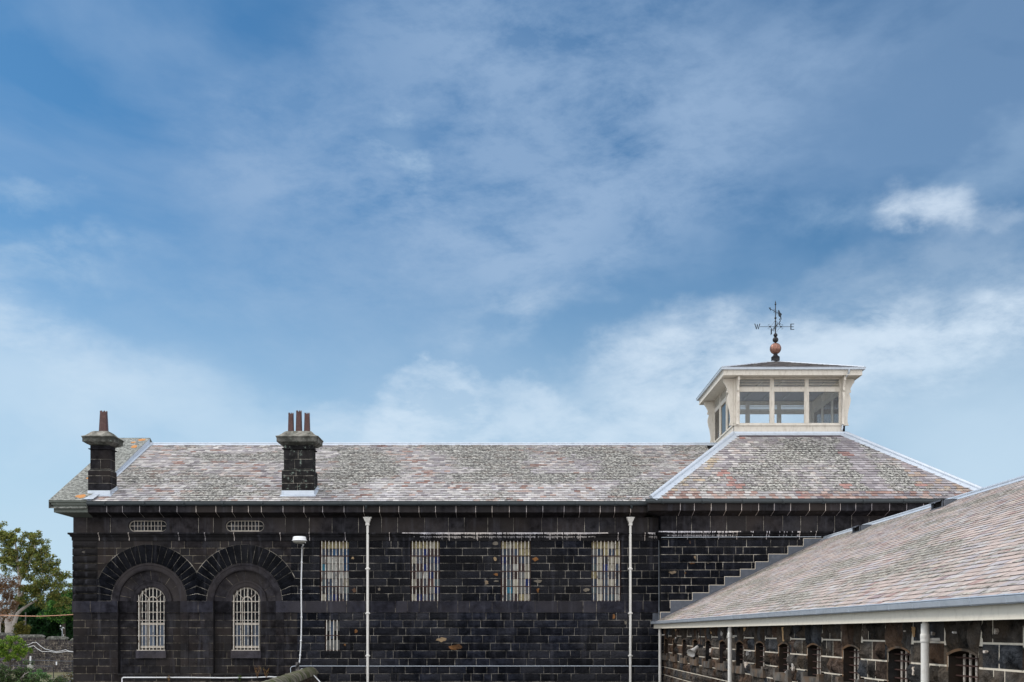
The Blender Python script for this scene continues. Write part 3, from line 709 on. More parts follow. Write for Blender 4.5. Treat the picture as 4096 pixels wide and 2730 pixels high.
def wall_window(k):
    x0, x1 = WIN[k]; z0, z1 = 7.246, 9.66; o = MB(); yb = 42.24
    # painted timber frame and glazing bars
    for a, b, c, d in ((x0, x1, z0, z0 + .03), (x0, x1, z1 - .03, z1), (x0, x0 + .025, z0 + .03, z1 - .03), (x1 - .025, x1, z0 + .03, z1 - .03)): o.box(a, b, yb - .03, yb + .02, c, d)
    for r_ in range(1, 8): zz = z0 + (z1 - z0) * r_ / 8; o.box(x0 + .03, x1 - .03, yb - .012, yb + .01, zz - .011, zz + .011)
    for c_ in range(1, 5): xx = x0 + (x1 - x0) * c_ / 5; o.box(xx - .011, xx + .011, yb - .014, yb + .01, z0 + .03, z1 - .03)
    w = o.build('barred_window', M['rust'], B)
    p = MB()
    for r_ in range(8):
        for c_ in range(5):
            a = x0 + (x1 - x0) * c_ / 5; b = x0 + (x1 - x0) * (c_ + 1) / 5; t = z1 - (z1 - z0) * r_ / 8; bt = z1 - (z1 - z0) * (r_ + 1) / 8
            gg_ = U(.62, .95) * (.85 if PAN[k][r_][c_] in 'cCw' else .75); cc = tuple(q * gg_ for q in PC[PAN[k][r_][c_]]) + (1,); j = U(0, .006)
            p.box(a + .005, b - .005, yb + .003 + j, yb + .011 + j, bt + .005, t - .005, cc)
    p.build('panes', M['pane'], w)
    br = MB()
    for i in range(8):
        xx = x0 + (x1 - x0) * (i + .62) / 8.2; br.tube([(xx, 42.0, z0 - .01), (xx, 42.0, z1 + .01)], .0135, 6)
    g = br.build('bars', M['bar'], w)
    for zz in (z1 - .61, z1 - 1.22, z1 - 1.83): h = MB(); h.box(x0 - .01, x1 + .01, 41.972, 41.984, zz - .018, zz + .018); h.build('crossbar', M['rust'], w)
    rv = MB()
    for xx in (x0, x1): rv.face([(xx, 41.99, z0), (xx, 42.35, z0), (xx, 42.35, z1), (xx, 41.99, z1)])
    rv.face([(x0, 41.99, z1), (x1, 41.99, z1), (x1, 42.35, z1), (x0, 42.35, z1)]); rv.face([(x0, 41.95, z0), (x1, 41.95, z0), (x1, 42.35, z0), (x0, 42.35, z0)])
    rv.face([(x0, 42.3, z0), (x1, 42.3, z0), (x1, 42.3, z1), (x0, 42.3, z1)])
    rv.build('reveal', M['smooth'], w)
for k in range(4): wall_window(k)
# small window
o = MB(); x0, x1, z0, z1 = SW
for a, b, c, d in ((x0, x1, z0, z0 + .03), (x0, x1, z1 - .03, z1), (x0, x0 + .05, z0 + .03, z1 - .03), (x1 - .025, x1, z0 + .03, z1 - .03)): o.box(a, b, 42.13, 42.18, c, d)
w = o.build('small_barred_window', M['rust'], B)
p = MB()
for a, b, c, d, cc in ((x0, x1, z1 - .42, z1, 'g'), (x0, x1, z0 + .42, z1 - .42, 'k'), (x0, x1, z0, z0 + .42, 'g')): p.face([(a, 42.17, c), (b, 42.17, c), (b, 42.17, d), (a, 42.17, d)], tuple(q * .5 for q in PC[cc]) + (1,))
p.box(x0 + .2, x0 + .34, 42.16, 42.168, z1 - .75, z1 - .05, PC['b'] + (1,)); p.build('panes', M['pane'], w)
br = MB()
for i in range(4): xx = x0 + .075 + .14 * i; br.tube([(xx, 42.0, z0 - .01), (xx, 42.0, z1 + .01)], .0165, 6)
br.build('bars', M['bar'], w)
rv = MB(); rv.box(x0, x1, 41.972, 41.984, (z0 + z1) / 2 - .016, (z0 + z1) / 2 + .016); rv.build('crossbar', M['rust'], w)
rv = MB()
for xx in (x0, x1): rv.face([(xx, 41.99, z0), (xx, 42.25, z0), (xx, 42.25, z1), (xx, 41.99, z1)])
rv.face([(x0, 41.99, z1), (x1, 41.99, z1), (x1, 42.25, z1), (x0, 42.25, z1)]); rv.face([(x0, 41.98, z0), (x1, 41.98, z0), (x1, 42.25, z0), (x0, 42.25, z0)]); rv.face([(x0, 42.2, z0), (x1, 42.2, z0), (x1, 42.2, z1), (x0, 42.2, z1)])
rv.build('reveal', M['smooth'], w)
# oval windows
for k, (a, b) in enumerate(OV):
    a += .02; b -= .02; z0, z1 = OZ[0] + .02, OZ[1] - .02; r = (z1 - z0) / 2; cm = (z0 + z1) / 2
    def st(rr): return [(a + r + rr * cos(pi / 2 + pi * i / 10), cm + rr * sin(pi / 2 + pi * i / 10)) for i in range(11)] + [(b - r + rr * cos(-pi / 2 + pi * i / 10), cm + rr * sin(-pi / 2 + pi * i / 10)) for i in range(11)]
    o = MB(); A_, B_ = st(r + .015), st(r - .012)
    rows = [[FR_MAIN(x, z, n) for x, z in S] for S, n in ((A_, -.15), (A_, -.09), (B_, -.09), (B_, -.15))]
    o.grid(rows, closed=True); o.box(a + r, b - r, 42.05, 42.14, z0 - .01, z0 + .035)
    w = o.build('oval_window', M['sash'], B)
    p = MB(); p.face([FR_MAIN(x, z, -.14) for x, z in B_], (.1, .12, .14, 1))
    for i in range(7):
        xa = a + .2 + i * .16; p.box(xa, xa + U(.05, .13), 42.134, 42.138, z0 + .04, z1 - U(.05, .15), (U(.4, 1.5),) * 3 + (1,))
    p.build('pane', M['darkglass'], w)
    br = MB()
    for i in range(9): xx = a + .22 + (b - a - .42) * i / 8; br.tube([(xx, 42.02, z0 - .01), (xx, 42.02, z1 + .01)], .010, 6)
    br.box(a + .03, b - .03, 42.031, 42.037, cm - .008, cm + .008); br.build('bars', M['rustbar'], w)
# arched windows
def arch_window(c, tone):
    z0 = wz(2603.7, 42); hw = .57; zs_ = 7.246; yb = 42.38
    o = MB()
    def path(rr, n=14): return [(c - rr, z0)] + [(c + rr * cos(pi - pi * i / n), zs_ + rr * sin(pi - pi * i / n)) for i in range(n + 1)] + [(c + rr, z0)]
    po, pi_ = path(hw), path(hw - .06)
    rows = [[(x, y, z) for x, z in S] for S, y in ((po, yb + .06), (po, yb), (pi_, yb), (pi_, yb + .06))]
    o.grid(rows)
    o.box(c - hw + .09, c + hw - .09, yb - .01, yb + .06, z0 + .10, z0 + .19); o.box(c - hw + .09, c + hw - .09, yb - .01, yb + .06, z0 + 1.03, z0 + 1.12)
    o.box(c - hw, c + hw, 42.17, yb + .05, z0 - .0, z0 + .03)
    for xx in (c - .19, c + .19):
        o.box(xx - .013, xx + .013, yb + .005, yb + .04, z0 + .19, z0 + 1.03); o.box(xx - .013, xx + .013, yb + .005, yb + .04, z0 + 1.12, zs_ + .02)
    for zz in (z0 + .60, z0 + 1.55, zs_ - .01): o.box(c - hw + .09, c + hw - .09, yb + .007, yb + .038, zz - .014, zz + .014)
    rows = [[(c + rr * cos(pi * i / 12), y, zs_ + rr * sin(pi * i / 12)) for i in range(13)] for rr, y in ((.21, yb + .04), (.21, yb), (.17, yb), (.17, yb + .04))]
    o.grid(rows)
    for a in (40, 90, 140):
        a = radians(a); d = Vector((cos(a), 0, sin(a))); o.tube([Vector((c, yb + .02, zs_)) + d * .2, Vector((c, yb + .02, zs_)) + d * (hw - .06)], .016, 4)
    w = o.build('arched_window', M['sash'], B)
    p = MB(); p.face([(x, yb + .035, z) for x, z in path(hw - .05)], (.12, .12, .14, 1))
    for i, xa in enumerate((c - .49, c - .16, c + .22)):
        for zz, hh in ((z0 + .19, .40), (z0 + .62, .40)): p.box(xa + .02, xa + .25, yb + .028, yb + .032, zz, zz + hh, tuple(tone * q for q in (.85, .95, 1.05)) + (1,))
    p.build('panes', M['darkglass'], w)
    br = MB()
    for i in range(8):
        xx = c - hw + .07 + i * (2 * hw - .12) / 7; zt = zs_ + sqrt(max(.0, hw * hw - (xx - c) ** 2)) - .02
        br.tube([(xx, 42.2, z0), (xx, 42.2, zt)], .012, 6)
    br.build('bars', M['bar'], w)
    for zz in (z0 + .02, z0 + .60, z0 + 1.22, zs_ - .0): h = MB(); h.box(c - hw, c + hw, 42.215, 42.227, zz - .011, zz + .011); h.build('crossbar', M['rustbar'], w)
    dk = MB(); dk.face([(x, 42.48, z) for x, z in path(hw + .1)]); dk.build('dark_interior', M['dark'], w)
arch_window(A1, 2.6); arch_window(A2, 1.7)

# ------------------------------------------------------------------ chimneys
def block_rows(mb, mm, x0, x1, y0, y1, zz, lens, colf):
    fs = [Frame((0, y0, 0), (1, 0, 0), (0, 0, 1), (0, -1, 0)), Frame((x1, 0, 0), (0, 1, 0), (0, 0, 1), (1, 0, 0)), Frame((x0, 0, 0), (0, -1, 0), (0, 0, 1), (-1, 0, 0)), Frame((0, y1, 0), (-1, 0, 0), (0, 0, 1), (0, 1, 0))]
    rg = [(x0, x1), (y0, y1), (-y1, -y0), (-x1, -x0)]
    mm.box(x0 + .001, x1 - .001, y0 + .001, y1 - .001, zz[0], zz[-1])
    for f, (a, b) in zip(fs, rg): courses(mb, mm, f, a - .008, b + .008, zz, None, lens, .008, .003, .003, .25, .012, colf, back=.001)
def chimney(x0, x1, ux0, ux1, pots, dep, capx0, capx1, pw):
    yf = 42.0; st_ = MB(); mm = MB(); cf = grey(.75, 1.1, .1)
    block_rows(st_, mm, x0, x1, yf, yf + dep, [11.3, 11.65, 11.96, 12.26, 12.47], [.42, .6], cf)
    rows = [[(x0 - 0, yf, 12.47), (x1, yf, 12.47), (x1, yf + dep, 12.47), (x0, yf + dep, 12.47)], [(ux0, yf + .06, 12.54), (ux1, yf + .06, 12.54), (ux1, yf + dep - .06, 12.54), (ux0, yf + dep - .06, 12.54)]]
    st_.grid(rows, (1.2, 1.3, 1.15, 1), closed=True)
    uy0, uy1 = yf + .06, yf + dep - .06
    block_rows(st_, mm, ux0, ux1, uy0, uy1, [12.54, 12.93, 13.31], [.42, .6], cf)
    def sq(e, z): return [(ux0 - e, uy0 - e, z), (ux1 + e, uy0 - e, z), (ux1 + e, uy1 + e, z), (ux0 - e, uy1 + e, z)]
    st_.grid([sq(0, 13.30), sq(.07, 13.33), sq(.07, 13.36), sq(.01, 13.37), sq(.01, 13.50)], (.7, .7, .72, 1), closed=True)
    c = st_.build('chimney', M['lichenstone'] if len(pots) > 1 else M['smooth'], B, at=((x0 + x1) / 2, yf + dep / 2, 11.3))
    mm.build('mortar', M['mortar'] , c)
    cp = MB(); e = ux0 - capx0
    rows = [sq(.01, 13.49), sq(e * .45, 13.53), sq(e * .88, 13.60), sq(e * .92, 13.60), sq(e * .92, 13.74), sq(e * .96, 13.75), sq(e, 13.79), sq(e + .015, 13.80), sq(e + .015, 13.82), sq(e * .65, 13.86), sq(e * .3, 13.94), sq(-.02, 14.04), sq(-.09, 14.08)]
    cp.grid(rows[:8], closed=True); cp.grid(rows[7:], (1.9, 1.85, 1.8, 1), closed=True); cp.face(rows[-1]); cp.build('cap', M['capstone'], c)
    cy = (uy0 + uy1) / 2
    for (px_, zt, w_, tw) in pots:
        pb = MB(); rows = []; n = 8
        for z, w in ((14.05, w_), (14.05 + (zt - 14.05) * .75, tw + (w_ - tw) * .25), (zt, tw)):
            rows.append([(px_ + w * cos(2 * pi * (k + .5) / n) * 1.04, cy + w * sin(2 * pi * (k + .5) / n) * 1.04, z - (.07 if z == zt and 0 else 0)) for k in range(n)])
        m = 32; rr = []
        for w, z, zig in ((w_, 14.04, 0), (w_ * 1.0, 14.07, 0), (tw + (w_ - tw) * .12, zt - .12, 0), (tw * 1.03, zt - .10, 0), (tw * 1.03, zt, 1), (tw * .82, zt, 1), (tw * .82, zt - .35, 0)):
            row = []
            for k in range(m):
                a = 2 * pi * (k + .5) / m; oc = cos(pi / 8) / cos(((a + pi / 8) % (pi / 4)) - pi / 8) if 0 else 1 / max(abs(cos(a)), abs(sin(a))) ** .55
                dz = -.075 * abs((k % 4) - 2) / 2 if zig else 0
                row.append((px_ + w * cos(a) * oc * .93, cy + w * sin(a) * oc * .93, z + dz))
            rr.append(row)
        pb.grid(rr, closed=True); pb.build('chimney_pot', M['pot'], c)
    fb = MB(); g = .02
    def rz(y): return roof_main_z(y)
    fb.face([(x0 - g, yf - g, rz(yf) + .02), (x1 + g, yf - g, rz(yf) + .02), (x1 + g, yf - g, rz(yf) + .20), (x0 - g, yf - g, rz(yf) + .20)])
    fb.face([(x1 + g, yf - g, rz(yf) + .0), (x1 + g, yf + dep + .15, rz(yf + dep + .15)), (x1 + g, yf + dep, rz(yf + dep) + .12), (x1 + g, yf - g, rz(yf) + .20)])
    fb.face([(x0 - g, yf - g, rz(yf) + .0), (x0 - g, yf + dep + .15, rz(yf + dep + .15)), (x0 - g, yf + dep, rz(yf + dep) + .12), (x0 - g, yf - g, rz(yf) + .20)])
    fb.face([(x0 - .06, yf - .17, rz(yf - .17) + .025), (x1 + .1, yf - .17, rz(yf - .17) + .025), (x1 + .1, yf - g, rz(yf) + .03), (x0 - .06, yf - g, rz(yf) + .03)])
    fb.face([(x1 + g, yf - .17, rz(yf - .17) + .025), (x1 + .10, yf - .17, rz(yf - .17) + .025), (x1 + .10, yf + dep, rz(yf + dep) + .025), (x1 + g, yf + dep, rz(yf + dep) + .025)])
    fb.build('flashing', M['zinc'], c)
    return c
c1 = chimney(-16.95, -16.09, -16.88, -16.13, [(-16.47, 14.93, .185, .14)], .72, -17.14, -15.95, .4)
c1['label'] = 'chimney with a single clay pot at the gable end'
c2 = chimney(-9.20, -7.93, -9.13, -8.00, [(-8.92, 14.86, .13, .11), (-8.60, 14.95, .14, .115), (-8.27, 14.86, .135, .11)], .78, -9.40, -7.7, .4)
c2['label'] = 'lichen spotted chimney with three clay pots'
# small extra flashing by chimney 1
fb = MB(); fb.face([(CR - .15, 41.33, 11.24), (CR + .25, 41.33, 11.24), (CR + .25, 41.98, 11.52), (CR + .02, 41.98, 11.55)]); fb.build('corner_flashing', M['zinc'], c1)

# ------------------------------------------------------------------ lantern
LX0, LX1, LY0, LY1 = 9.745, 14.62, 46.1, 50.95; LZ = 14.62
fr4 = [Frame((LX0, LY0, 0), (1, 0, 0), (0, 0, 1), (0, -1, 0)), Frame((LX0, LY1, 0), (0, -1, 0), (0, 0, 1), (-1, 0, 0)), Frame((LX1, LY0, 0), (0, 1, 0), (0, 0, 1), (1, 0, 0)), Frame((LX1, LY1, 0), (-1, 0, 0), (0, 0, 1), (0, 1, 0))]
lw = [LX1 - LX0, LY1 - LY0, LY1 - LY0, LX1 - LX0]
lf = MB(); lol = []; lgl = []; fb_ = MB()
def fbox(mb, f, u0, u1, v0, v1, n0, n1, col=(1, 1, 1, 1)): mb.prism([(u0, v0), (u1, v0), (u1, v1), (u0, v1)], f, n0, n1, col)
for f, w in zip(fr4, lw):
    fbox(lf, f, 0.0, w, 14.66, 15.07, -.10, 0); fbox(lf, f, -.03, w + .03, 15.07, 15.115, -.12, .05); fbox(lf, f, .02, w - .02, 15.115, 15.19, -.09, -.01)
    fbox(lf, f, .0, .24, 15.19, 17.16, -.10, -.002); fbox(lf, f, w - .24, w, 15.19, 17.16, -.10, -.002)
    fbox(lf, f, .24, w - .24, 17.12, 17.18, -.09, -.01)
    ow = (w - .48 - 2 * .17) / 3
    for k in range(3):
        a = .24 + k * (ow + .17)
        if k: fbox(lf, f, a - .17, a, 15.19, 17.12, -.09, -.005)
        if k: fbox(lf, f, a - .17 + .05, a - .05, 15.19, 17.12, -.005, .012)
        fbox(lf, f, a, a + ow, 16.57, 16.77, -.08, -.02); fbox(lf, f, a, a + .025, 15.19, 16.57, -.07, -.03); fbox(lf, f, a + ow - .025, a + ow, 15.19, 16.57, -.07, -.03)
        lg = MB(); lgl.append(lg); lo_ = MB(); lol.append(lo_)
        lg.prism([(a + .02, 15.19), (a + ow - .02, 15.19), (a + ow - .02, 16.57), (a + .02, 16.57)], f, -.052, -.048)
        for j in range(5):
            z = 16.79 + j * .068; lo_.prism([(z, .0), (z + .024, .0), (z + .036, -.06), (z + .02, -.06)], Frame(f(a, 0, 0), f.V, f.N, f.U), 0, ow)
    fb_.face([f(-.02, LZ + .005, .13), f(w + .02, LZ + .005, .13), f(w + .02, LZ + .12, .02), f(-.02, LZ + .12, .02)]); fb_.face([f(-.02, LZ + .12, .02), f(w + .02, LZ + .12, .02), f(w + .02, LZ + .19, .012), f(-.02, LZ + .19, .012)])
LAN = lf.build('roof_lantern', M['creamw'], B, at=(12.18, 48.5, 14.66)); LAN['label'] = 'cream timber roof lantern with glazed sides and louvres'
[q.build('louvre', M['creamw'], LAN) for q in lol]; [q.build('glass', M['glass'], LAN) for q in lgl]; fb_.build('base_flashing', M['zinc'], LAN)
BO = [(0, 17.16), (.44, 17.16), (.44, 16.98), (.38, 16.93), (.31, 16.80), (.26, 16.68), (.295, 16.64), (.295, 16.55), (.215, 16.53), (.24, 16.42), (.275, 16.3), (.28, 16.18), (.245, 16.0), (.19, 15.8), (.155, 15.6), (.14, 15.4), (.15, 15.22), (.20, 15.10), (0.02, 15.10), (0, 15.2)]
for f, w in zip(fr4, lw):
    for u in (.13, w - .13):
        bk = MB(); g = Frame(f(u, 0, 0), f.N, f.V, f.U); bk.prism([(n, z) for n, z in BO], g, -.045, .045)
        bk.build('bracket', M['creamw'], LAN)
E = .60; FX0, FX1, FY0, FY1 = LX0 - E + .03, LX1 + E - .03, LY0 - E + .03, LY1 + E - .03
fa = MB()
for a, b, c, d in ((FX0, FX1, FY0, FY0 + .03), (FX0, FX1, FY1 - .03, FY1), (FX0, FX0 + .03, FY0 + .03, FY1 - .03), (FX1 - .03, FX1, FY0 + .03, FY1 - .03)): fa.box(a, b, c, d, 17.15, 17.42)
fa.build('fascia', M['creamw'], LAN)
so = MB(); zq = 17.185
for q in (((FX0 + .03, FY0 + .03), (FX1 - .03, FY0 + .03), (LX1 - .08, LY0 + .08), (LX0 + .08, LY0 + .08)), ((FX1 - .03, FY0 + .03), (FX1 - .03, FY1 - .03), (LX1 - .08, LY1 - .08), (LX1 - .08, LY0 + .08)),
          ((FX1 - .03, FY1 - .03), (FX0 + .03, FY1 - .03), (LX0 + .08, LY1 - .08), (LX1 - .08, LY1 - .08)), ((FX0 + .03, FY1 - .03), (FX0 + .03, FY0 + .03), (LX0 + .08, LY0 + .08), (LX0 + .08, LY1 - .08))):
    so.face([(x, y, zq) for x, y in q])
so.build('soffit', M['creamw'], LAN)
GX0, GX1, GY0, GY1 = FX0 - .02, FX1 + .02, FY0 - .02, FY1 + .02
lgu = MB(); LGP = [(0, .0), (.05, -.02), (.085, -.005), (.10, .07), (.115, .08), (.10, .09), (.085, .02), (.01, .02)]
for f, w in ((Frame((GX0, GY0, 17.39), (1, 0, 0), (0, 0, 1), (0, -1, 0)), GX1 - GX0), (Frame((GX0, GY1, 17.39), (0, -1, 0), (0, 0, 1), (-1, 0, 0)), GY1 - GY0), (Frame((GX1, GY0, 17.39), (0, 1, 0), (0, 0, 1), (1, 0, 0)), GY1 - GY0), (Frame((GX1, GY1, 17.39), (-1, 0, 0), (0, 0, 1), (0, 1, 0)), GX1 - GX0)):
    extrude(lgu, f, LGP, 0, w, (1, 1, 1, 1), -1, 1)
    for k in range(1, 6): extrude(lgu, f, [(n * 1.04 + .002, v - .002) for n, v in LGP[:5]], w * k / 6 - .01, w * k / 6 + .01)
lgu.build('gutter', M['zinc'], LAN)
lr = MB(); ap = Vector((12.18, 48.5, 18.50)); ze = 17.47
ex0, ex1, ey0, ey1 = GX0 - .05, GX1 + .05, GY0 - .05, GY1 + .05
def colt(u, v): return (*(pick(lil, 1.0) if R() < .5 else pick(pale, .9)), .6 + U(-.2, .3))
for (ax, ay, bx, by) in ((ex0, ey0, ex1, ey0), (ex1, ey0, ex1, ey1), (ex1, ey1, ex0, ey1), (ex0, ey1, ex0, ey0)):
    a = Vector((ax, ay, ze)); b = Vector((bx, by, ze)); u_ = (b - a); L = u_.length; u_.normalize(); mid = (a + b) / 2; v_ = ap - mid; H = v_.length; v_.normalize(); n_ = u_.cross(v_)
    slates(lr, a, u_, v_, n_, H, lambda v: (L / 2 * v / H, L - L / 2 * v / H), .2, .24, colt)
lr.build('slate_roof', M['slate'], LAN)
lh = MB()
for c in ((ex0, ey0), (ex1, ey0), (ex1, ey1), (ex0, ey1)): lh.tube([(c[0], c[1], ze + .02), tuple(ap + Vector((0, 0, .015)))], .04, 8)
lh.build('hip_capping', M['zinc'], LAN)
ci = MB(); ci.face([(LX0, LY0, 17.22), (LX1, LY0, 17.22), (ap.x, ap.y, 18.40)]); ci.face([(LX1, LY0, 17.22), (LX1, LY1, 17.22), (ap.x, ap.y, 18.40)]); ci.face([(LX1, LY1, 17.22), (LX0, LY1, 17.22), (ap.x, ap.y, 18.40)]); ci.face([(LX0, LY1, 17.22), (LX0, LY0, 17.22), (ap.x, ap.y, 18.40)])
for k in range(5):
    xx = LX0 + .5 + k * .95; ci.box(xx, xx + .07, LY0 + .1, LY1 - .1, 17.22, 17.32)
ci.build('ceiling', m_plain('blue_grey_ceiling', (.42, .48, .58), .7, 0, .1, 2, 0), LAN)
fo = MB(); fo.face([(LX0 + .11, LY0 + .11, 14.72), (LX1 - .11, LY0 + .11, 14.72), (LX1 - .11, LY1 - .11, 14.72), (LX0 + .11, LY1 - .11, 14.72)]); fo.build('floor_boards', M['creamw'], LAN)
dp = MB(); dx = wx(3372, 46.0)
dp.tube([(dx + .10, 45.46, 17.38), (dx + .09, 45.46, 17.25), (dx - .01, 45.95, 17.02), (dx - .02, 46.02, 16.9), (dx - .02, 46.02, 14.98), (dx - .05, 46.0, 14.86)], .038, 8); dp.build('downpipe', M['zinc'], LAN)
# weather vane
vx, vy = 12.17, 48.5; s = 48.5 / F
def vz(v): return wz(1180 + v / 5.6, 48.5)
V = thing('weather_vane', (vx, vy, vz(1485)), 'black iron weather vane with W and E letters above stacked balls on the lantern', 'weather vane')
b = MB(); b.lathe([(.194, vz(1500)), (.194, vz(1400)), (.20, vz(1397)), (.17, vz(1390)), (.11, vz(1362)), (.09, vz(1335)), (.09, vz(1320))], (vx, vy, 0)); b.build('base', M['iron'], V)
def ball(u, v, r, mat, nm):
    q = MB(); c = vz(v); q.lathe([(max(.0005, r * sin(pi * i / 14)), c - r * cos(pi * i / 14)) for i in range(15)], (vx, vy, 0), 24); q.build(nm, mat, V)
ball(0, 1207, .262, M['copper'], 'copper_ball'); ball(0, 1010, .133, M['iron'], 'ball'); ball(0, 905, .094, M['iron'], 'ball'); ball(0, 523, .052, M['iron'], 'ball')
pz = MB(); pz.tube([(vx, vy, vz(880)), (vx, vy, vz(300)), (vx, vy, vz(215))], [.026, .021, .018], 8); pz.lathe([(.02, vz(235)), (.045, vz(218)), (.03, vz(200)), (.015, vz(190)), (.03, vz(178)), (.018, vz(165)), (.001, vz(125))], (vx, vy, 0), 10)
pz.lathe([(.022, vz(610)), (.04, vz(600)), (.04, vz(590)), (.022, vz(580))], (vx, vy, 0), 8); pz.build('rod', M['iron'], V)
ar = MB(); za = vz(716)
ar.tube([(vx - .72, vy, za), (vx + .70, vy, za)], .011, 6); ar.tube([(vx, vy - .72, za), (vx, vy + .72, za)], .011, 6)
for d in (Vector((1, 0, 0)), Vector((-1, 0, 0)), Vector((0, 1, 0)), Vector((0, -1, 0))):
    c = Vector((vx, vy, za)); ar.tube([c + d * .22, c + d * .29], .03, 6)
    for sg in (-1, 1):
        pts = [c + d * (.27 - .22 * t) + Vector((0, 0, sg * (.03 + .26 * t * t * .9))) for t in [i / 7 for i in range(8)]]; ar.tube(pts, .006, 5)
        pts = [c + d * (.30 + .05 * sin(a)) + Vector((0, 0, sg * (.045 + .03 * (1 - cos(a))))) for a in [i * .7 for i in range(7)]]; ar.tube(pts, .006, 5)
ar.build('arm', M['iron'], V)
def letter(polys, org, f, h, nm, t=.02):
    q = MB()
    for pl in polys: q.prism([(x * h, y * h) for x, y in pl], f, -t / 2, t / 2)
    q.build(nm, M['iron'], V)
T = .16
EL = [[(0, 0), (T, 0), (T, 1), (0, 1)], [(T, 1 - T * .6), (.6, 1 - T * .6), (.66, 1), (T, 1)], [(T, 0), (.66, 0), (.6, T * .6), (T, T * .6)], [(T, .46), (.52, .44), (.58, .54), (T, .54)]]
WLt = [[(0, 1), (-.06, 1), (.26, 0), (.33, 0), (.33, .06), (.10, 1)], [(.26, 0), (.36, 0), (.52, .85), (.44, .92)], [(.44, .92), (.52, .92), (.70, 0), (.62, 0)], [(.62, 0), (.70, 0), (1.02, 1), (.86, 1)]]
NL = [[(0, 0), (T, 0), (T, 1), (0, 1)], [(.6 - T, 0), (.6, 0), (.6, 1), (.6 - T, 1)], [(0, 1), (T, 1), (.6, 0), (.6 - T, 0)]]
SLt = [[(0, 0), (.6, 0), (.6, .13), (0, .13)], [(0, .44), (.6, .44), (.6, .57), (0, .57)], [(0, .87), (.6, .87), (.6, 1), (0, 1)], [(.46, .1), (.6, .1), (.6, .5), (.46, .5)], [(0, .5), (.14, .5), (.14, .9), (0, .9)]]
h = .275
letter(EL, None, Frame((vx + .69, vy, za - .5 * h), (1, 0, 0), (0, 0, 1), (0, -1, 0)), h, 'letter_e'); letter(WLt, None, Frame((vx - .96, vy, za - .42 * h), (1, 0, 0), (0, 0, 1), (0, -1, 0)), h * .93, 'letter_w')
letter(NL, None, Frame((vx, vy + .70, za - .5 * h), (0, 1, 0), (0, 0, 1), (1, 0, 0)), h, 'letter_n'); letter(SLt, None, Frame((vx, vy - .88, za - .5 * h), (0, 1, 0), (0, 0, 1), (1, 0, 0)), h, 'letter_s')
aw = MB(); zr = vz(380); d = Vector((.37, .46, 0)).normalized(); c = Vector((vx, vy, zr))
fw = Frame(c, d, (0, 0, 1), d.cross(Vector((0, 0, 1))))
aw.tube([c - d * .50, c + d * .34], .013, 6)
aw.prism([(-.70, .03), (-.60, .04), (-.52, .075), (-.54, .01), (-.50, -.07), (-.60, -.03)], fw, -.008, .008)
aw.prism([(.30, .12), (.34, .17), (.40, .15), (.48, .085), (.58, .06), (.66, .07), (.66, .0), (.60, -.03), (.60, -.08), (.66, -.22), (.60, -.17), (.50, -.13), (.40, -.13), (.32, -.08)], fw, -.008, .008)
for sx in (-.16, .14):
    for sg in (-1, 1): aw.tube([c + d * (sx + .04 * cos(a)) + Vector((0, 0, sg * (.05 + .035 * sin(a)))) for a in [i * .75 - 1.5 for i in range(7)]], .007, 5)
aw.build('pointer', M['iron'], V)

# ------------------------------------------------------------------ annex
AX = 6.0
A = thing('stone_cell_range', (9, 24, 0), 'low bluestone cell range with pink slate roof and cream fascia on the right', 'building')
FA = Frame((AX, 0, 0), (0, 1, 0), (0, 0, 1), (-1, 0, 0))
WD = [11.73, 13.975, 16.28, 18.55, 20.85, 23.14, 25.4, 27.66, 29.88, 32.07, 34.3, 36.5, 38.68, 40.8]
hw = .465; ZS, ZT, ZSILL = 5.675, 5.752, 5.20
rows_a = [0, 1.2, 2.2, 2.9, 3.4, 3.72, 4.02, 4.33, 4.635, 4.94, 5.225, 5.54, 5.86, 6.19]
aw_ = MB(); am = MB()
def an_h(v0, v1):
    h = []
    for d in WD:
        if v1 > 5.0 and v0 < 5.2 and v0 > 4.9: h.append((d - .66, d + .66))
        elif v0 >= 5.2 and v1 < 5.6: h.append((d - hw, d + hw))
        elif v0 >= 5.5: h.append((d - .60, d + .60))
    return h
acol = lambda u, v: tuple(U(.6, 1.25) * q for q in random.choice([(1, 1, 1), (1, 1, 1), (1.15, .98, .85), (.75, .85, 1.1), (1.2, .85, .75)])) + (1,)
def acol2(u, v):
    q = random.choice([(1, 1, 1), (1, 1, 1), (1.06, 1, .94), (.72, .85, 1.05), (1.2, .95, .82)]); g = U(.55, 1.3); return (g * q[0], g * q[1], g * q[2], 1)
courses(aw_, am, FA, 4.0, 41.38, rows_a, an_h, [.45, .6, .35, .7, .28], .004, .035, .095, .065, .028, acol2, back=0)
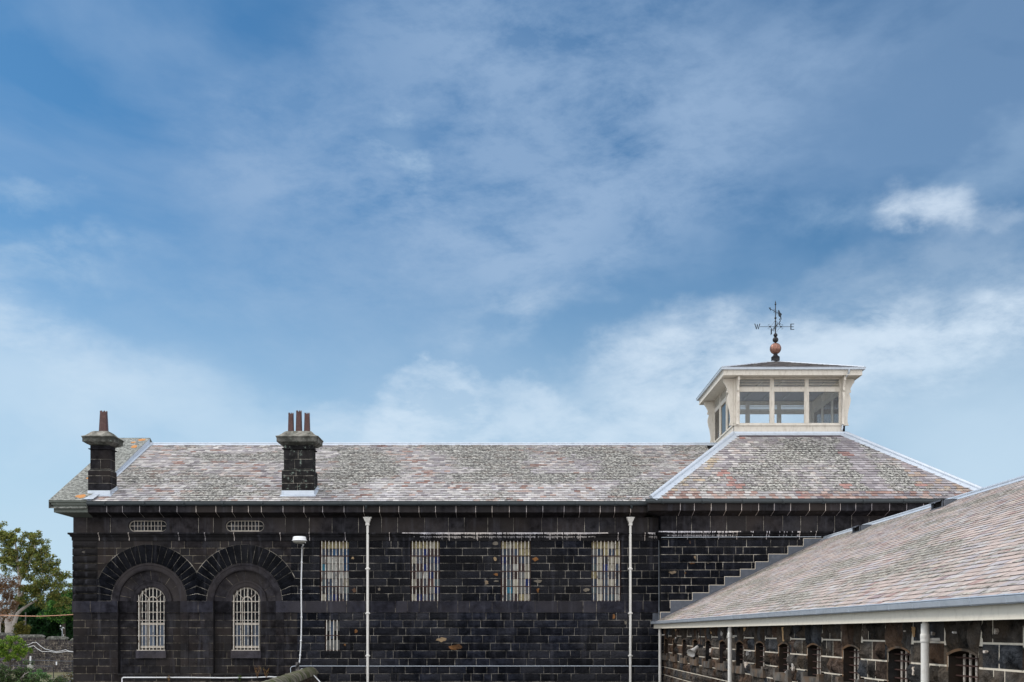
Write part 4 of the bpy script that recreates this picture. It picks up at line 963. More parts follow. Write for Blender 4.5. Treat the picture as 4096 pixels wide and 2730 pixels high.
# arch stones over the windows and jambs beside them
DRS = {}
for d in WD:
    dress = MB(); DRS[d] = dress
    npt = 10; cc = acol2(0, 0)
    def az(t): return ZS + (ZT - ZS) * (1 - (t / hw) ** 2) 
    for i in range(3):         # three splayed stones
        a = -hw + 2 * hw * i / 3; b = -hw + 2 * hw * (i + 1) / 3; cc = acol2(0, 0); rws = []
        for j in range(6):
            s_ = j / 5; row = []
            for k in range(6):
                t = a + (b - a) * k / 5; x = d + t * (1 + .27 * s_); z = az(t) + .03 + (6.17 - az(t) - .03) * s_
                inn = 0 < j < 5 and 0 < k < 5
                row.append(FA(x, z, .006 + (U(.02, .055) if inn else 0)))
            rws.append(row)
        aw_.grid(rws, cc)
    am.face([FA(d - .61, 5.54, -.002), FA(d + .61, 5.54, -.002), FA(d + .61, 6.19, -.002), FA(d - .61, 6.19, -.002)][0:0] or [FA(d - .60, 5.80, .0), FA(d + .60, 5.80, .0), FA(d + .60, 6.19, .0), FA(d - .60, 6.19, .0)])
    for s_ in (-1, 1):
        xa, xb = sorted((d + s_ * (hw + .02), d + s_ * .60)); am.face([FA(xa - .02, 5.54, .0), FA(xb + .02, 5.54, .0), FA(xb + .02, 5.82, .0), FA(xa - .02, 5.82, .0)])
        stone(aw_, FA, xa, xb, 5.555, 5.80, .004, .01, .01, .08, acol2(0, 0))
        # chisel-drafted margin of jamb
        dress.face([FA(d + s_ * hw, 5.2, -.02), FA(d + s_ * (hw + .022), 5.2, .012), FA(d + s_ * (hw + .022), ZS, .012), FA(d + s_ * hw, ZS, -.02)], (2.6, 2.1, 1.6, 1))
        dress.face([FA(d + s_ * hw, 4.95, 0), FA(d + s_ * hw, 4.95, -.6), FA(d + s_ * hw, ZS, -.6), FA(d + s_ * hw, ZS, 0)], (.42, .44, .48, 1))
    r0 = []; r1 = []; r2 = []
    for i in range(npt + 1):
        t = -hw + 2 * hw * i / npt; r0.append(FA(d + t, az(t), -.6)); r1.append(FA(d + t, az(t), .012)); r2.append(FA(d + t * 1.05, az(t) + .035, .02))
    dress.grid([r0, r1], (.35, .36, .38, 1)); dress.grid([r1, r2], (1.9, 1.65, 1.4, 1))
    dress.face([FA(d - hw, 5.1, 0), FA(d + hw, 5.1, 0), FA(d + hw, 5.1, -.6), FA(d - hw, 5.1, -.6)], (.6, .6, .6, 1))
am.build('mortar', M['mortar_pale'], A)
bk = MB(); bk.box(AX + .6, AX + 12.4, 4.0, 41.38, 0, 6.17); bk.build('dark_cell_core', M['dark'], A)  # near-black box: shade of the cells behind the grilles, put into colour
for k, d in enumerate(WD):
    g = MB()
    for j in range(5):
        y = d - hw + .09 + j * .19; g.tube([(AX + .19, y, 5.1), (AX + .19, y, ZS + .06)], .021, 6)
    w = g.build('cell_window', M['rustbar'], A)
    h_ = MB()
    for z in (5.15, 5.28, 5.41, 5.55, ZS - .02): h_.box(AX + .10, AX + .112, d - hw, d + hw, z - .010, z + .010)
    h_.build('crossbar', M['rust'], w); DRS[d].build('window_dressing', M['annexdress'], w)
    s_ = MB(); p_ = .09
    s_.box(AX - p_, AX + .1, d - hw - .01, d + hw + .01, 4.92, 5.105); s_.box(AX - p_, AX + .03, d - hw - .18, d - hw - .01, 4.922, 5.19); s_.box(AX - p_, AX + .03, d + hw + .01, d + hw + .18, 4.922, 5.19)
    s_.build('sill', m_sill if 0 else M['annexsill'] if 'annexsill' in M else M.setdefault('annexsill', m_stone('dressed_sill', (.06, .055, .05), (.19, .175, .155), (.15, .10, .065), 2.5, .2, .85, .4, .3)), w)
# roof
RX, RZ_, EX, EZ = 12.3, 9.68, 5.62, 6.40
ro = MB(); av = Vector((RX - EX, 0, RZ_ - EZ)); ALn = av.length; av.normalize(); an = Vector((-av.z, 0, av.x))
def col_ann(u, v):
    c = pick([(.42, .335, .295), (.44, .36, .32), (.40, .325, .29)]) if R() < .62 else pick([(.40, .37, .375), (.37, .335, .345), (.43, .40, .38)])
    if R() < .05: c = pick([(.30, .19, .17), (.27, .20, .20)])
    if R() < .02: c = pick([(.42, .36, .29)])
    li = .40 + nz(u * .7, v * 2.6, .5, 8) * 1.0 + nz(u * .3, v * 1.2, .4, 18) * .5 + U(-.12, .12); c = [x * 1.12 for x in c]
    return (*c, max(0, min(.85, li)))
slates(ro, (EX, 4.0, EZ), (0, 1, 0), av, an, ALn, lambda v: (0, 37.39), .168, .26, col_ann, .010, edge=.6)
ro.face([(RX, 4, RZ_), (RX, 41.39, RZ_), (19, 41.39, 6.4), (19, 4, 6.4)], (.35, .28, .27, .3)); ro.build('slate_roof', M['slate_annex'], A)
rc = MB(); capping(rc, (RX, 4.0, RZ_ + .005), (RX, 41.37, RZ_ + .005), an, (av.z, 0, av.x), .2, .04, .045); rc.build('ridge_capping', M['zinc'], A)
fa = MB(); fa.box(5.66, 5.69, 4.0, 41.95, 6.155, 6.34); fa.box(5.655, 5.695, 4.0, 41.96, 6.145, 6.158); fa.box(5.69, 6.02, 4, 41.36, 6.165, 6.18); fa.build('fascia', M['cream'], A)
gg = MB(); FG = Frame((5.655, 0, 6.325), (0, 1, 0), (0, 0, 1), (-1, 0, 0))
AGP = [(0, .095), (.002, .0), (.10, -.005), (.115, .01), (.125, .075), (.12, .085), (.135, .092), (.13, .105), (.112, .103), (.105, .02), (.01, .015)]
extrude(gg, FG, AGP, 4.0, 41.98)
y = 4.4
while y < 41.9:
    extrude(gg, FG, [(n * 1.015 + .003, v - .003 if v < .05 else v + .002) for n, v in AGP[:9]], y, y + .03); y += .92
gg.build('gutter', M['zinc'], A)
for d in (14.72, 27.9, 41.1):
    q = MB(); x = 5.79 ; q.tube([(x, d, 0), (x, d, 6.12)], .056, 14)
    for z in (5.92, 4.4, 3.2): q.lathe([(.056, -.07), (.066, -.06), (.066, -.03), (.062, -.02), (.066, .0), (.066, .05), (.056, .06)], (x, d, z), 14)
    for z in (5.90,): q.box(x, AX + .02, d - .02, d + .02, z - .02, z + .02)
    q.tube([(x, d, 6.10), (x, d, 6.2)], .04, 10); q.build('downpipe', M['pipe'], A)
# ridge vents
def vent(yc):
    s_ = ALn - .62; q = MB(); fr_ = Frame((EX, 0, EZ), (0, 1, 0), av, an); L = .36
    # box sitting on the slope, opening faces down the slope
    u0, u1 = yc - L, yc + L; base0 = fr_(u0, s_, .0); x0 = base0.x; zb = base0.z; H = .20
    xt = x0 + H / .482 + .05
    zt = zb + H
    q.face([(x0 - .06, u0 - .03, zt + .01), (x0 - .06, u1 + .03, zt + .01), (xt, u1 + .03, zt + .035), (xt, u0 - .03, zt + .035)]); q.face([(x0 - .06, u0 - .03, zt - .03), (x0 - .06, u1 + .03, zt - .03), (x0 - .06, u1 + .03, zt + .01), (x0 - .06, u0 - .03, zt + .01)])
    for u in (u0, u1): q.face([(x0, u, zb), (x0, u, zt), (xt, u, zt + .02), (xt, u, zt - .0)])
    for u in (u0 - .02, u1 + .02): q.face([(x0 - .14, u, zb - .03), (x0, u, zt - .04), (xt + .15, u, zt + .045), (xt, u, zt - .03)][0:0] or [(x0, u, zb + .01), (x0, u, zt), (xt + .05, u, zt + .03)])
    q.box(x0 - .02, x0 + .02, u0 - .02, u0 + .03, zb - .02, zt); q.box(x0 - .02, x0 + .02, u1 - .03, u1 + .02, zb - .02, zt); q.box(x0 - .05, x0 + .02, u0, u1, zb - .01, zb + .02)
    for k in range(3): q.box(x0 + .0, x0 + .02, u0, u1, 0, 0)
    w = q.build('ridge_vent', M['lead'], A); w['label'] = 'metal ridge vent open to the slope'
    dd = MB(); dd.face([(x0 + .06, u0, zb), (x0 + .06, u1, zb), (x0 + .06, u1, zt), (x0 + .06, u0, zt)]); dd.build('dark_opening', M['dark'], w)
vent(35.8); vent(29.0)
# stepped lead flashing on the wing wall, following course lines
sf = MB(); FS = Frame((0, 41.355, 0), (1, 0, 0), (0, 0, 1), (0, -1, 0))
def rl(x): return EZ + (x - EX) * (RZ_ - EZ) / (RX - EX)
steps = [(278, 355, 7.09), (355, 530, 7.549), (530, 660, 7.852), (660, 782, 8.155), (782, 905, 8.458), (905, 1022, 8.761), (1022, 1125, 9.064), (1125, 1278, 9.367), (1278, 1400, 9.655), (1400, 1560, 9.78)]
xs = [wx(2500 + a / 1.96, 41.355) for a, b, c in steps] + [wx(2500 + 1568 / 1.96, 41.355)]
for i, (a, b, z) in enumerate(steps):
    xa, xb = xs[i], xs[i + 1]
    z = min(z, wz(1930 + [1020, 928, 868, 808, 742, 683, 625, 565, 503, 443][i] / 1.96, 41.355))
    sf.prism([(xa, rl(xa) - .05), (xb + .02, rl(xb) - .05), (xb + .02, max(z, rl(xb))), (xa, z)], FS, 0, .018 + .006 * (i % 2))
sf.box(wx(2611, 41.9), 5.86, 41.93, 41.96, 6.38, wz(2454, 41.9)); sf.box(5.70, 5.86, 41.5, 41.93, 6.45, 6.5)
sf.build('stepped_flashing', M['lead'], A)
mm = MB()  # pale mortar along the top of each step
for i in range(len(steps)):
    xa, xb = xs[i], xs[i + 1]; z = wz(1930 + [1020, 928, 868, 808, 742, 683, 625, 565, 503, 443][i] / 1.96, 41.355)
    mm.prism([(xa, z), (xb, z), (xb, z + .02), (xa, z + .02)], FS, -.005, .012); mm.prism([(xa - .018, rl(xa) if i == 0 else z - .3), (xa, rl(xa) if i == 0 else z - .3), (xa, z + .02), (xa - .018, z + .02)], FS, -.005, .012)
mm.build('flashing_mortar', M['mortar_pale'], A)
# beam ends and droppings
for px_, z0, z1, w_ in ((3140, 5.80, 6.11, .10), (2985, 5.93, 6.12, .13), (2850, 5.95, 6.11, .15), (2707, 6.02, 6.12, .2), (3665, 5.93, 6.08, .04)):
    be = MB(); D = AX * F / (px_ - CX); rws = []
    for j in range(7):
        t = j / 6; rws.append([FA(D + (w_ * (.6 - .35 * t)) * cos(a) + U(-.01, .01), z1 - (z1 - z0) * t, .02 + .05 * sin(a) * (1 - .5 * t) + U(0, .012)) for a in [pi * i / 6 for i in range(7)]])
    be.grid(rws); be.build('beam_end', M['timber'], A)
dr = aw_
for px_, py_, w_, h_ in ((2847, 2605, .14, .11), (3180, 2668, .1, .12), (2990, 2660, .15, .13), (2995, 2617, .08, .09), (3005, 2606, .1, .02), (2707, 2560, .12, .12), (2770, 2543, .05, .03), (2892, 2536, .1, .09), (3663, 2690, .07, .09), (3950, 2608, .04, .03), (3993, 2530, .03, .05), (3720, 2553, .02, .03), (3150, 2690, .03, .03), (3740, 2535, .05, .03), (3826, 2530, .04, .02), (3630, 2525, .05, .02)):
    D = AX * F / (px_ - CX); z = CZ + (HY - py_) * D / F; k = 9; pts = [(D + w_ * cos(2 * pi * i / k) * U(.4, 1), z + h_ * sin(2 * pi * i / k) * U(.4, 1)) for i in range(k)]
    dr.prism([(a - .05, b) for a, b in pts], Frame((AX - .065, 0, 0), (0, 1, 0), (0, 0, 1), (-1, 0, 0)), -.04, .004, (9, 9.5, 10, 1))
AW = aw_.build('pitched_stone_wall', M['annexstone'], A)

# ------------------------------------------------------------------ separate things
# horn speaker
D = 31.7; hx, hy, hz = 5.62, 31.7, wz(2592, 31.7)
S = thing('horn_speaker', (hx, hy, hz), 'grey horn loudspeaker hanging from a rod under the cream fascia', 'loudspeaker')
mouth = P(2766, 2612, 31.55); tail = P(2790, 2588, 31.75); ax = (mouth - tail).normalized()
ex = ax.orthogonal().normalized(); ey = ax.cross(ex); L = (mouth - tail).length + .05
hb = MB(); rws = []
for t, r in ((0, .045), (.1, .05), (.35, .06), (.6, .085), (.8, .105), (.95, .125), (1.0, .14), (1.0, .132), (.9, .10), (.6, .07), (.3, .03)):
    rws.append([tail + ax * (t * L * .95) + (ex * cos(a) + ey * sin(a)) * r for a in [2 * pi * i / 20 for i in range(20)]])
hb.grid(rws, closed=True, smooth=True); hb.face(list(reversed(rws[0]))); hb.build('horn', M['horn'], S)
dv = MB(); dv.tube([tail + ax * .12, tail + ax * .2], .03, 10); dv.tube([tail - ax * .1, tail], .04, 10); dv.build('driver', M['iron'], S)
br = MB(); rod = P(2802, 2577, 31.7); br.tube([P(2802, 2510, 31.7), rod], .013, 6); br.tube([rod, rod + Vector((0, 0, -.06)), tail], .016, 6); br.box(rod.x - .05, rod.x + .08, rod.y - .02, rod.y + .05, rod.z - .11, rod.z - .03); br.build('bracket', M['iron'], S)
# lamp on a bracket
D = 41.0; lp = P(1198, 2165, D)
Lm = thing('flood_lamp', tuple(lp), 'round white bulkhead lamp hanging on the stone wall left of the first tall window', 'lamp')
q = MB(); q.lathe([(.001, .12), (.2, .115), (.245, .10), (.262, .02), (.27, -.02), (.295, -.035), (.295, -.055), (.26, -.06)], (lp.x, lp.y, lp.z + .06), 28); q.build('shade', M['white'], Lm)
q = MB(); q.lathe([(.265, .0), (.25, -.045), (.17, -.09), (.10, -.115), (.001, -.12)], (lp.x, lp.y, lp.z), 28); q.build('lens', M['lens'], Lm)
q = MB(); q.tube([(lp.x, lp.y, lp.z + .17), (lp.x, lp.y + .4, lp.z + .16), (lp.x, 41.95, lp.z + .1)], .022, 8); q.box(lp.x - .06, lp.x + .06, 41.93, 41.97, lp.z, lp.z + .2); q.build('arm', M['white'], Lm)
def cable(name, pts, r, mat, label, cat='cable', clips=None, group=None):
    q = MB(); q.tube(pts, r, 8)
    if clips:
        for t in clips:
            i = min(int(t * (len(pts) - 1)), len(pts) - 2); f_ = t * (len(pts) - 1) - i; c = Vector(pts[i]).lerp(Vector(pts[i + 1]), f_); q.lathe([(r * 1.01, -.03), (r * 1.5, -.028), (r * 1.5, .028), (r * 1.01, .03)], tuple(c), 8) if abs(pts[i][0] - pts[i + 1][0]) < abs(pts[i][2] - pts[i + 1][2]) else None
    o = q.build(name, mat, None, at=tuple(pts[-1])); tag(o, label, cat, group); return o
yc = 41.93
cable('power_cable', [P(1213, 2180, 41.2), P(1209, 2192, 41.7)] + [P(a, b, yc) for a, b in ((1208, 2200), (1207, 2250), (1205, 2320), (1205, 2400), (1206, 2470), (1205, 2540), (1203, 2590), (1200, 2630), (1197, 2655))], .027, M['white'], 'white power cable running down the wall from the round lamp', clips=[.3, .45, .6, .75, .88])
cable('conduit', [P(488, 2730, yc), P(488, 2718, yc), P(490, 2713, yc), P(495, 2711, yc)] + [P(a, b, yc) for a, b in ((600, 2711), (760, 2711), (900, 2712.5), (1020, 2711), (1082, 2708), (1120, 2711), (1160, 2712))], .027, M['white'], 'white conduit running along the wall foot below the arched windows', 'pipe')
cable('service_pipe', [P(1164, 2712, yc), P(1162, 2674, yc), P(1167, 2667, yc), P(1180, 2665, yc), P(1700, 2665.5, yc), P(2300, 2665, yc), P(2632, 2665.5, yc)], .015, M['zinc'], 'thin grey service pipe crossing the whole wall below the windows', 'pipe')
cable('roof_conduit', [P(2636, 2478, 41.7), P(2636, 2160, 41.7), P(2640, 2152, 41.5), P(2648, 2150.5, 41.30), P(2900, 2149, 41.30), P(3285, 2148, 41.30)], .011, M['zinc'], 'thin conduit under the string course of the wing, bending down its corner', 'pipe')
cable('loose_cable', [P(1202, 2682, 40.6), P(1206, 2678, 40.5), P(1222, 2678, 40.3), P(1240, 2688, 40.0), P(1258, 2706, 39.7), P(1275, 2724, 39.4), P(1290, 2745, 39.1)], .026, M['white'], 'loose white cable looping off the wooden post over the coping')
pw = MB(); a = P(1190, 2705, 40.8); pw.box(a.x - .06, a.x + .06, a.y - .05, a.y + .05, a.z - .25, wz(2650, 40.8)); po = pw.build('wooden_post', M['wood']); tag(po, 'short grey wooden post carrying cables behind the rounded coping', 'post')
pb = MB(); pb.tube([P(1184, 2674, 40.7), P(1197, 2652, 40.7)], .03, 6); pb.build('insulator', M['iron'], po)
# yard wall with rounded coping
YW = thing('yard_wall', (-7.4, 36, 0), 'yard wall with mossy rounded coping, running up to the prison block', 'wall')
p1, p2 = Vector((-7.98, 41.75, 0)), Vector((-6.6, 26.5, 0)); dd = (p2 - p1); LL = dd.length; dd.normalize(); sd = Vector((dd.y, -dd.x, 0))
q = MB(); rws = []
for i in range(60):
    t = i / 59; c = p1 + dd * (LL * t); row = []
    for k in range(13):
        a = pi * k / 12; rr = .30 + .02 * noise.noise(Vector((t * 30, k * .6, 1))); row.append(c + sd * (rr * cos(a)) + Vector((0, 0, 4.36 + rr * sin(a) * (.95 if i else .5))))
    rws.append(row)
q.grid(rws, smooth=True); q.face(rws[0]); q.face(rws[-1]); q.build('coping', m_stone('mossy_coping', (.05, .048, .035), (.24, .22, .18), (.05, .06, .02), 2.0, .3, .95, 1.0, 0, .2), YW)
q = MB(); m2 = MB(); FY = Frame(p1 - sd * .0 + sd * .24, dd, (0, 0, 1), sd); FY2 = Frame(p1 - sd * .24, dd, (0, 0, 1), -sd)
for f in (FY, FY2): courses(q, m2, f, 0, LL, [0, 1, 2, 2.8, 3.2, 3.5, 3.8, 4.1, 4.38], None, [.6, .8, .4], .008, .02, .02, .2, .014, grey(.8, 1.2, .1))
q.build('wall_face', M['annexstone'], YW); m2.build('mortar', M['mortar'], YW)

# weeds on wall ledge
def weed(px_, py_, D, h, label, cols):
    q = MB(); b = P(px_, py_, D); 
    for k in range(7):
        a = U(-.5, .5); tip = b + Vector((a * h * .6, U(-.1, .1), h * U(.6, 1))); q.tube([b, b.lerp(tip, .5) + Vector((U(-.03, .03), 0, 0)), tip], .005, 4, cols[0])
        for j in range(5):
            c = b.lerp(tip, U(.4, 1)); s_ = U(.02, .045); d1 = Vector((U(-1, 1), U(-1, 1), U(-1, 1))) * s_; d2 = Vector((U(-1, 1), U(-1, 1), U(-1, 1))) * s_; q.face([c, c + d1, c + d1 + d2, c + d2], random.choice(cols))
    o = q.build('weed', M['leaf'], None, at=tuple(b)); tag(o, label, 'plant', 'weeds on the wall ledge')
wc = [(.25, .13, .05, 1), (.12, .13, .04, 1), (.32, .2, .08, 1)]
weed(1030, 2712, 41.85, .5, 'tall dry weed on the ledge left of the coping', wc); weed(1065, 2712, 41.85, .45, 'dry weed on the ledge nearest the coping', wc)
weed(675, 2728, 41.85, .28, 'small orange weed below the left arched window', wc); weed(960, 2728, 41.85, .3, 'green weed at the ledge below the right arched window', [(.06, .10, .02, 1), (.12, .14, .03, 1)])

# ------------------------------------------------------------------ background left
gp = MB(); gp.face([(-900, -60, 0), (900, -60, 0), (900, 2500, 0), (-900, 2500, 0)]); g = gp.build('ground', M['grass']); struct(g)
yp = MB(); yp.face([(-30, -8, .004), (40, -8, .004), (40, 70, .004), (-30, 70, .004)]); struct(yp.build('yard', M['asphalt']))
PWD = 150.0
PW = thing('perimeter_wall', (-70, PWD, 0), 'tall bluestone perimeter wall with rounded stepped coping beyond the block', 'wall')
FP = Frame((0, PWD, 0), (1, 0, 0), (0, 0, 1), (0, -1, 0)); q = MB(); m2 = MB()
segs = [(-110, wx(55, PWD), wz(2541, PWD)), (wx(55, PWD), wx(178, PWD), wz(2549, PWD)), (wx(178, PWD), wx(272, PWD), wz(2556, PWD)), (wx(272, PWD), -40, wz(2563, PWD))]
cp_ = MB(); pcol = grey(1.5, 3.2, .1)
for a, b, zt in segs:
    vs = [0.0]; 
    while vs[-1] < zt - .3: vs.append(vs[-1] + .23)
    vs[-1] = zt
    lo_x = max(a, -76)
    for v0, v1 in zip(vs[:-1], vs[1:]):
        m2.face([FP(a, v0, 0), FP(b, v0, 0), FP(b, v1, 0), FP(a, v1, 0)]); x = lo_x
        while x < min(b, -60):
            y_ = min(x + U(.3, .7), min(b, -60)); cc = pcol(0, 0); q.face([FP(x + .022, v0 + .022, .03), FP(y_ - .022, v0 + .022, .03), FP(y_ - .022, v1 - .022, .03), FP(x + .022, v1 - .022, .03)], cc); x = y_
    rws = []
    for xx, k in ((a + .3, .6), (a + .5, 1), (b - .5, 1), (b - .15, .75), (b, .3)):
        rws.append([(xx, PWD + .3 - .38 * cos(t), zt - .1 + .45 * k * sin(t)) for t in [pi * i / 8 for i in range(9)]])
    cp_.grid(rws, smooth=True)
q.build('wall_face', M['smooth'], PW); m2.build('mortar', M['mortar_dark'], PW); cp_.build('coping', M['capstone'], PW)
def leaves(mb, c, r, n, size, cols, flat=1.0, droop=0):
    c = Vector(c); rx, ry, rz = r
    for _ in range(n):
        d = Vector((random.gauss(0, 1), random.gauss(0, 1), random.gauss(0, 1))).normalized(); k = R() ** .45
        p = c + Vector((d.x * rx * k, d.y * ry * k, d.z * rz * k)); s_ = size * U(.6, 1.3)
        a = Vector((U(-1, 1), U(-1, 1), U(-1, 1) * flat)).normalized() * s_; b_ = Vector((U(-1, 1), U(-1, 1), U(-1, .6) * flat - droop)).normalized(); b_ = (b_ - a.normalized() * b_.dot(a.normalized())); b_ = b_.normalized() * s_ * .55 if b_.length > .01 else a.orthogonal() * .5
        cc = random.choice(cols); g_ = U(.75, 1.25); mb.face([p - a, p + b_ * .8, p + a, p - b_ * .8], (cc[0] * g_, cc[1] * g_, cc[2] * g_, 1))
def tree(name, label, base, limbs, clumps, cols, lsize, dens, bark, r0=.35, cat='tree', group=None):
    t = thing(name, tuple(base), label, cat, group); q = MB()
    for pts, ra, rb in limbs: n = len(pts); q.tube(pts, [ra + (rb - ra) * i / (n - 1) for i in range(n)], 8)
    if q.v: q.build('trunk', bark, t)
    cr = MB()
    for c, r in clumps:
        n = int(dens * r * r); k = max(3, int(5 + r * 2.0))
        for i in range(k):
            d = Vector((random.gauss(0, 1), random.gauss(0, 1), random.gauss(0, .8))).normalized() * r * U(.3, .95); leaves(cr, Vector(c) + d, (r * .42, r * .42, r * .32), n // k, lsize, cols)
    cr.build('crown', M['leaf'], t)
# big eucalyptus
TD = 165.0
olive = [(.19, .23, .05), (.25, .27, .06), (.12, .16, .04), (.26, .22, .06), (.06, .085, .03)]
def LP(a, b, dy=0): v = P(a, b, TD + dy); return v
lim = [([LP(36, 2600), LP(37, 2540), LP(38, 2510), LP(33, 2480)], .75, .6), ([LP(37, 2515), LP(46, 2455), LP(66, 2420), LP(76, 2390), LP(78, 2320), LP(70, 2240), LP(60, 2160)], .5, .12), ([LP(40, 2525), LP(58, 2490), LP(70, 2455), LP(86, 2440), LP(115, 2420), LP(150, 2400), LP(185, 2375)], .42, .08),
       ([LP(78, 2330), LP(100, 2280), LP(130, 2230), LP(140, 2180)], .25, .06), ([LP(76, 2390), LP(110, 2350), LP(150, 2330), LP(210, 2300), LP(250, 2290)], .22, .05), ([LP(70, 2250), LP(40, 2200), LP(20, 2150)], .2, .05), ([LP(66, 2420), LP(40, 2380), LP(20, 2330)], .25, .06), ([LP(33, 2490), LP(26, 2470), LP(8, 2440), LP(-20, 2400)], .35, .1)]
cl = [(LP(12, 2120), 1.5), (LP(30, 2150), 1.5), (LP(60, 2130), 1.2), (LP(68, 2165), 1.6), (LP(20, 2190), 1.9), (LP(45, 2215), 1.5), (LP(-10, 2160), 2.0), (LP(120, 2145), 1.2), (LP(135, 2165), 1.6), (LP(160, 2160), 1.3), (LP(165, 2195), 1.7), (LP(125, 2200), 1.7), (LP(95, 2210), 1.4), (LP(75, 2240), 1.7),
      (LP(110, 2250), 1.9), (LP(145, 2240), 1.8), (LP(178, 2230), 1.2), (LP(90, 2285), 1.7), (LP(130, 2290), 1.9), (LP(165, 2275), 1.3), (LP(205, 2240), 1.3), (LP(212, 2265), 1.2), (LP(200, 2290), 1.5), (LP(225, 2310), 1.8), (LP(250, 2325), 1.5), (LP(262, 2350), 1.3), (LP(190, 2330), 1.9), (LP(160, 2350), 1.9), (LP(215, 2360), 1.8), (LP(120, 2375), 1.9), (LP(245, 2385), 1.6),
      (LP(170, 2400), 1.7), (LP(255, 2420), 1.3), (LP(20, 2240), 1.9), (LP(40, 2270), 1.6), (LP(130, 2345), 2.0), (LP(95, 2400), 1.5)]
tree('gum_tree', 'tall gum tree with pale forked trunk and open olive crown', LP(36, 2680), lim, cl, olive, .17, 290, M['bark'])
brown = [(.19, .10, .05), (.16, .095, .055), (.13, .09, .06), (.22, .12, .05)]
TD = 160.0
tree('browning_tree', 'brown-leaved tree at the left edge beside the gum trunk', LP(0, 2690), [([LP(0, 2690), LP(-2, 2500), LP(10, 2400)], .3, .1), ([LP(-2, 2500), LP(30, 2420), LP(45, 2360)], .18, .05), ([LP(0, 2480), LP(12, 2440), LP(52, 2400)], .12, .04)], [(LP(20, 2330), 1.8), (LP(45, 2340), 1.5), (LP(10, 2375), 2.1), (LP(45, 2385), 1.8), (LP(60, 2360), 1.0), (LP(5, 2425), 2.1), (LP(40, 2425), 1.4), (LP(15, 2465), 1.6), (LP(-15, 2350), 2.0), (LP(58, 2320), 1.0)], brown, .14, 200, M['bark'])
TD = 185.0
dk = [(.012, .045, .012), (.02, .07, .018), (.008, .03, .012), (.03, .10, .025), (.015, .055, .02)]
ltg = [(.09, .24, .04), (.15, .32, .06), (.04, .13, .02), (.015, .05, .015)]
tree('dense_tree', 'dense bright green tree rising against the corner of the block', LP(255, 2700), [([LP(255, 2700), LP(255, 2400)], .5, .2)], [(LP(282, 2375), 1.8), (LP(262, 2390), 2.1), (LP(290, 2410), 2.4), (LP(240, 2420), 2.0), (LP(215, 2435), 2.1), (LP(270, 2440), 2.3), (LP(190, 2440), 2.0), (LP(300, 2440), 2.5), (LP(245, 2460), 2.4)], ltg, .2, 230, M['darkbark'])
TD = 190.0
tree('dark_tree', 'broad dark green tree behind the perimeter wall, right of the gum trunk', LP(190, 2700), [([LP(190, 2700), LP(190, 2450)], .5, .2)], [(LP(x_, y_), 2.4) for x_ in (90, 125, 160, 195, 230, 265, 300) for y_ in (2425, 2455, 2490, 2525, 2555)], dk, .22, 240, M['darkbark'])
tree('dark_shrubbery_tree', 'shadowy olive tree low behind the gum trunk', LP(20, 2700), [([LP(20, 2700), LP(20, 2500)], .4, .2)], [(LP(x_, y_), 2.2) for x_ in (-20, 15, 50, 80) for y_ in (2470, 2500, 2530, 2550)], [(.05, .055, .02), (.07, .06, .02), (.03, .04, .015), (.09, .08, .02)], .2, 200, M['darkbark'])
TD = 158.0
tree('yellow_shrub', 'yellow-green shrub above the coping behind the gum trunk', LP(85, 2690), [([LP(85, 2690), LP(85, 2540)], .15, .08)], [(LP(72, 2510), 1.0), (LP(90, 2520), 1.2), (LP(105, 2505), .9), (LP(75, 2535), 1.2), (LP(100, 2535), 1.2)], [(.15, .14, .02), (.11, .10, .02), (.06, .07, .015)], .15, 330, M['darkbark'], cat='shrub')
TD = 110.0
lime = [(.24, .36, .04), (.17, .30, .03), (.08, .17, .02), (.30, .38, .07), (.05, .11, .015)]
tree('feathery_bush', 'bright lime green feathery bush in front of the perimeter wall', LP(40, 2720), [([LP(40, 2760), LP(40, 2640)], .15, .08), ([LP(40, 2660), LP(90, 2620)], .08, .03)], [(LP(x_, y_), r_) for x_, y_, r_ in ((10, 2565, .7), (38, 2560, .6), (60, 2567, .6), (85, 2565, .45), (20, 2590, .8), (50, 2590, .8), (80, 2592, .7), (-10, 2585, .8), (10, 2610, .8), (40, 2615, .8), (72, 2612, .75), (98, 2600, .55), (110, 2605, .45), (95, 2620, .5), (122, 2597, .25), (25, 2632, .5), (60, 2630, .45))], lime, .095, 1100, M['darkbark'], cat='shrub')
TD = 92.0
low = [(.04, .075, .018), (.06, .11, .03), (.12, .22, .07), (.07, .07, .03), (.03, .04, .02), (.02, .03, .015)]
tree('low_thicket', 'tangled low green thicket at the bottom left corner', LP(90, 2790), [([LP(10, 2745), LP(25, 2700), LP(60, 2670)], .05, .02), ([LP(60, 2740), LP(95, 2700), LP(140, 2675)], .05, .02), ([LP(80, 2740), LP(100, 2690)], .04, .02)], [(LP(x_, y_ + U(-6, 6)), .75) for x_ in (-10, 20, 50, 80, 110) for y_ in (2685, 2710, 2735)] + [(LP(x_, 2725), .8) for x_ in (140, 170, 200)] + [(LP(x_, 2745), .9) for x_ in (40, 100, 160, 220, 270)], low, .085, 620, M['bark'], cat='shrub')
TD = 98.0
tree('leafy_sapling', 'pale leafy sapling among the low growth, mid bottom left', LP(150, 2760), [([LP(150, 2760), LP(150, 2700)], .05, .03)], [(LP(x_, y_), .5) for x_, y_ in ((125, 2695), (150, 2695), (175, 2697), (188, 2705), (110, 2715), (150, 2715))], [(.12, .24, .08), (.17, .30, .12), (.05, .13, .03)], .10, 700, M['darkbark'], cat='shrub')
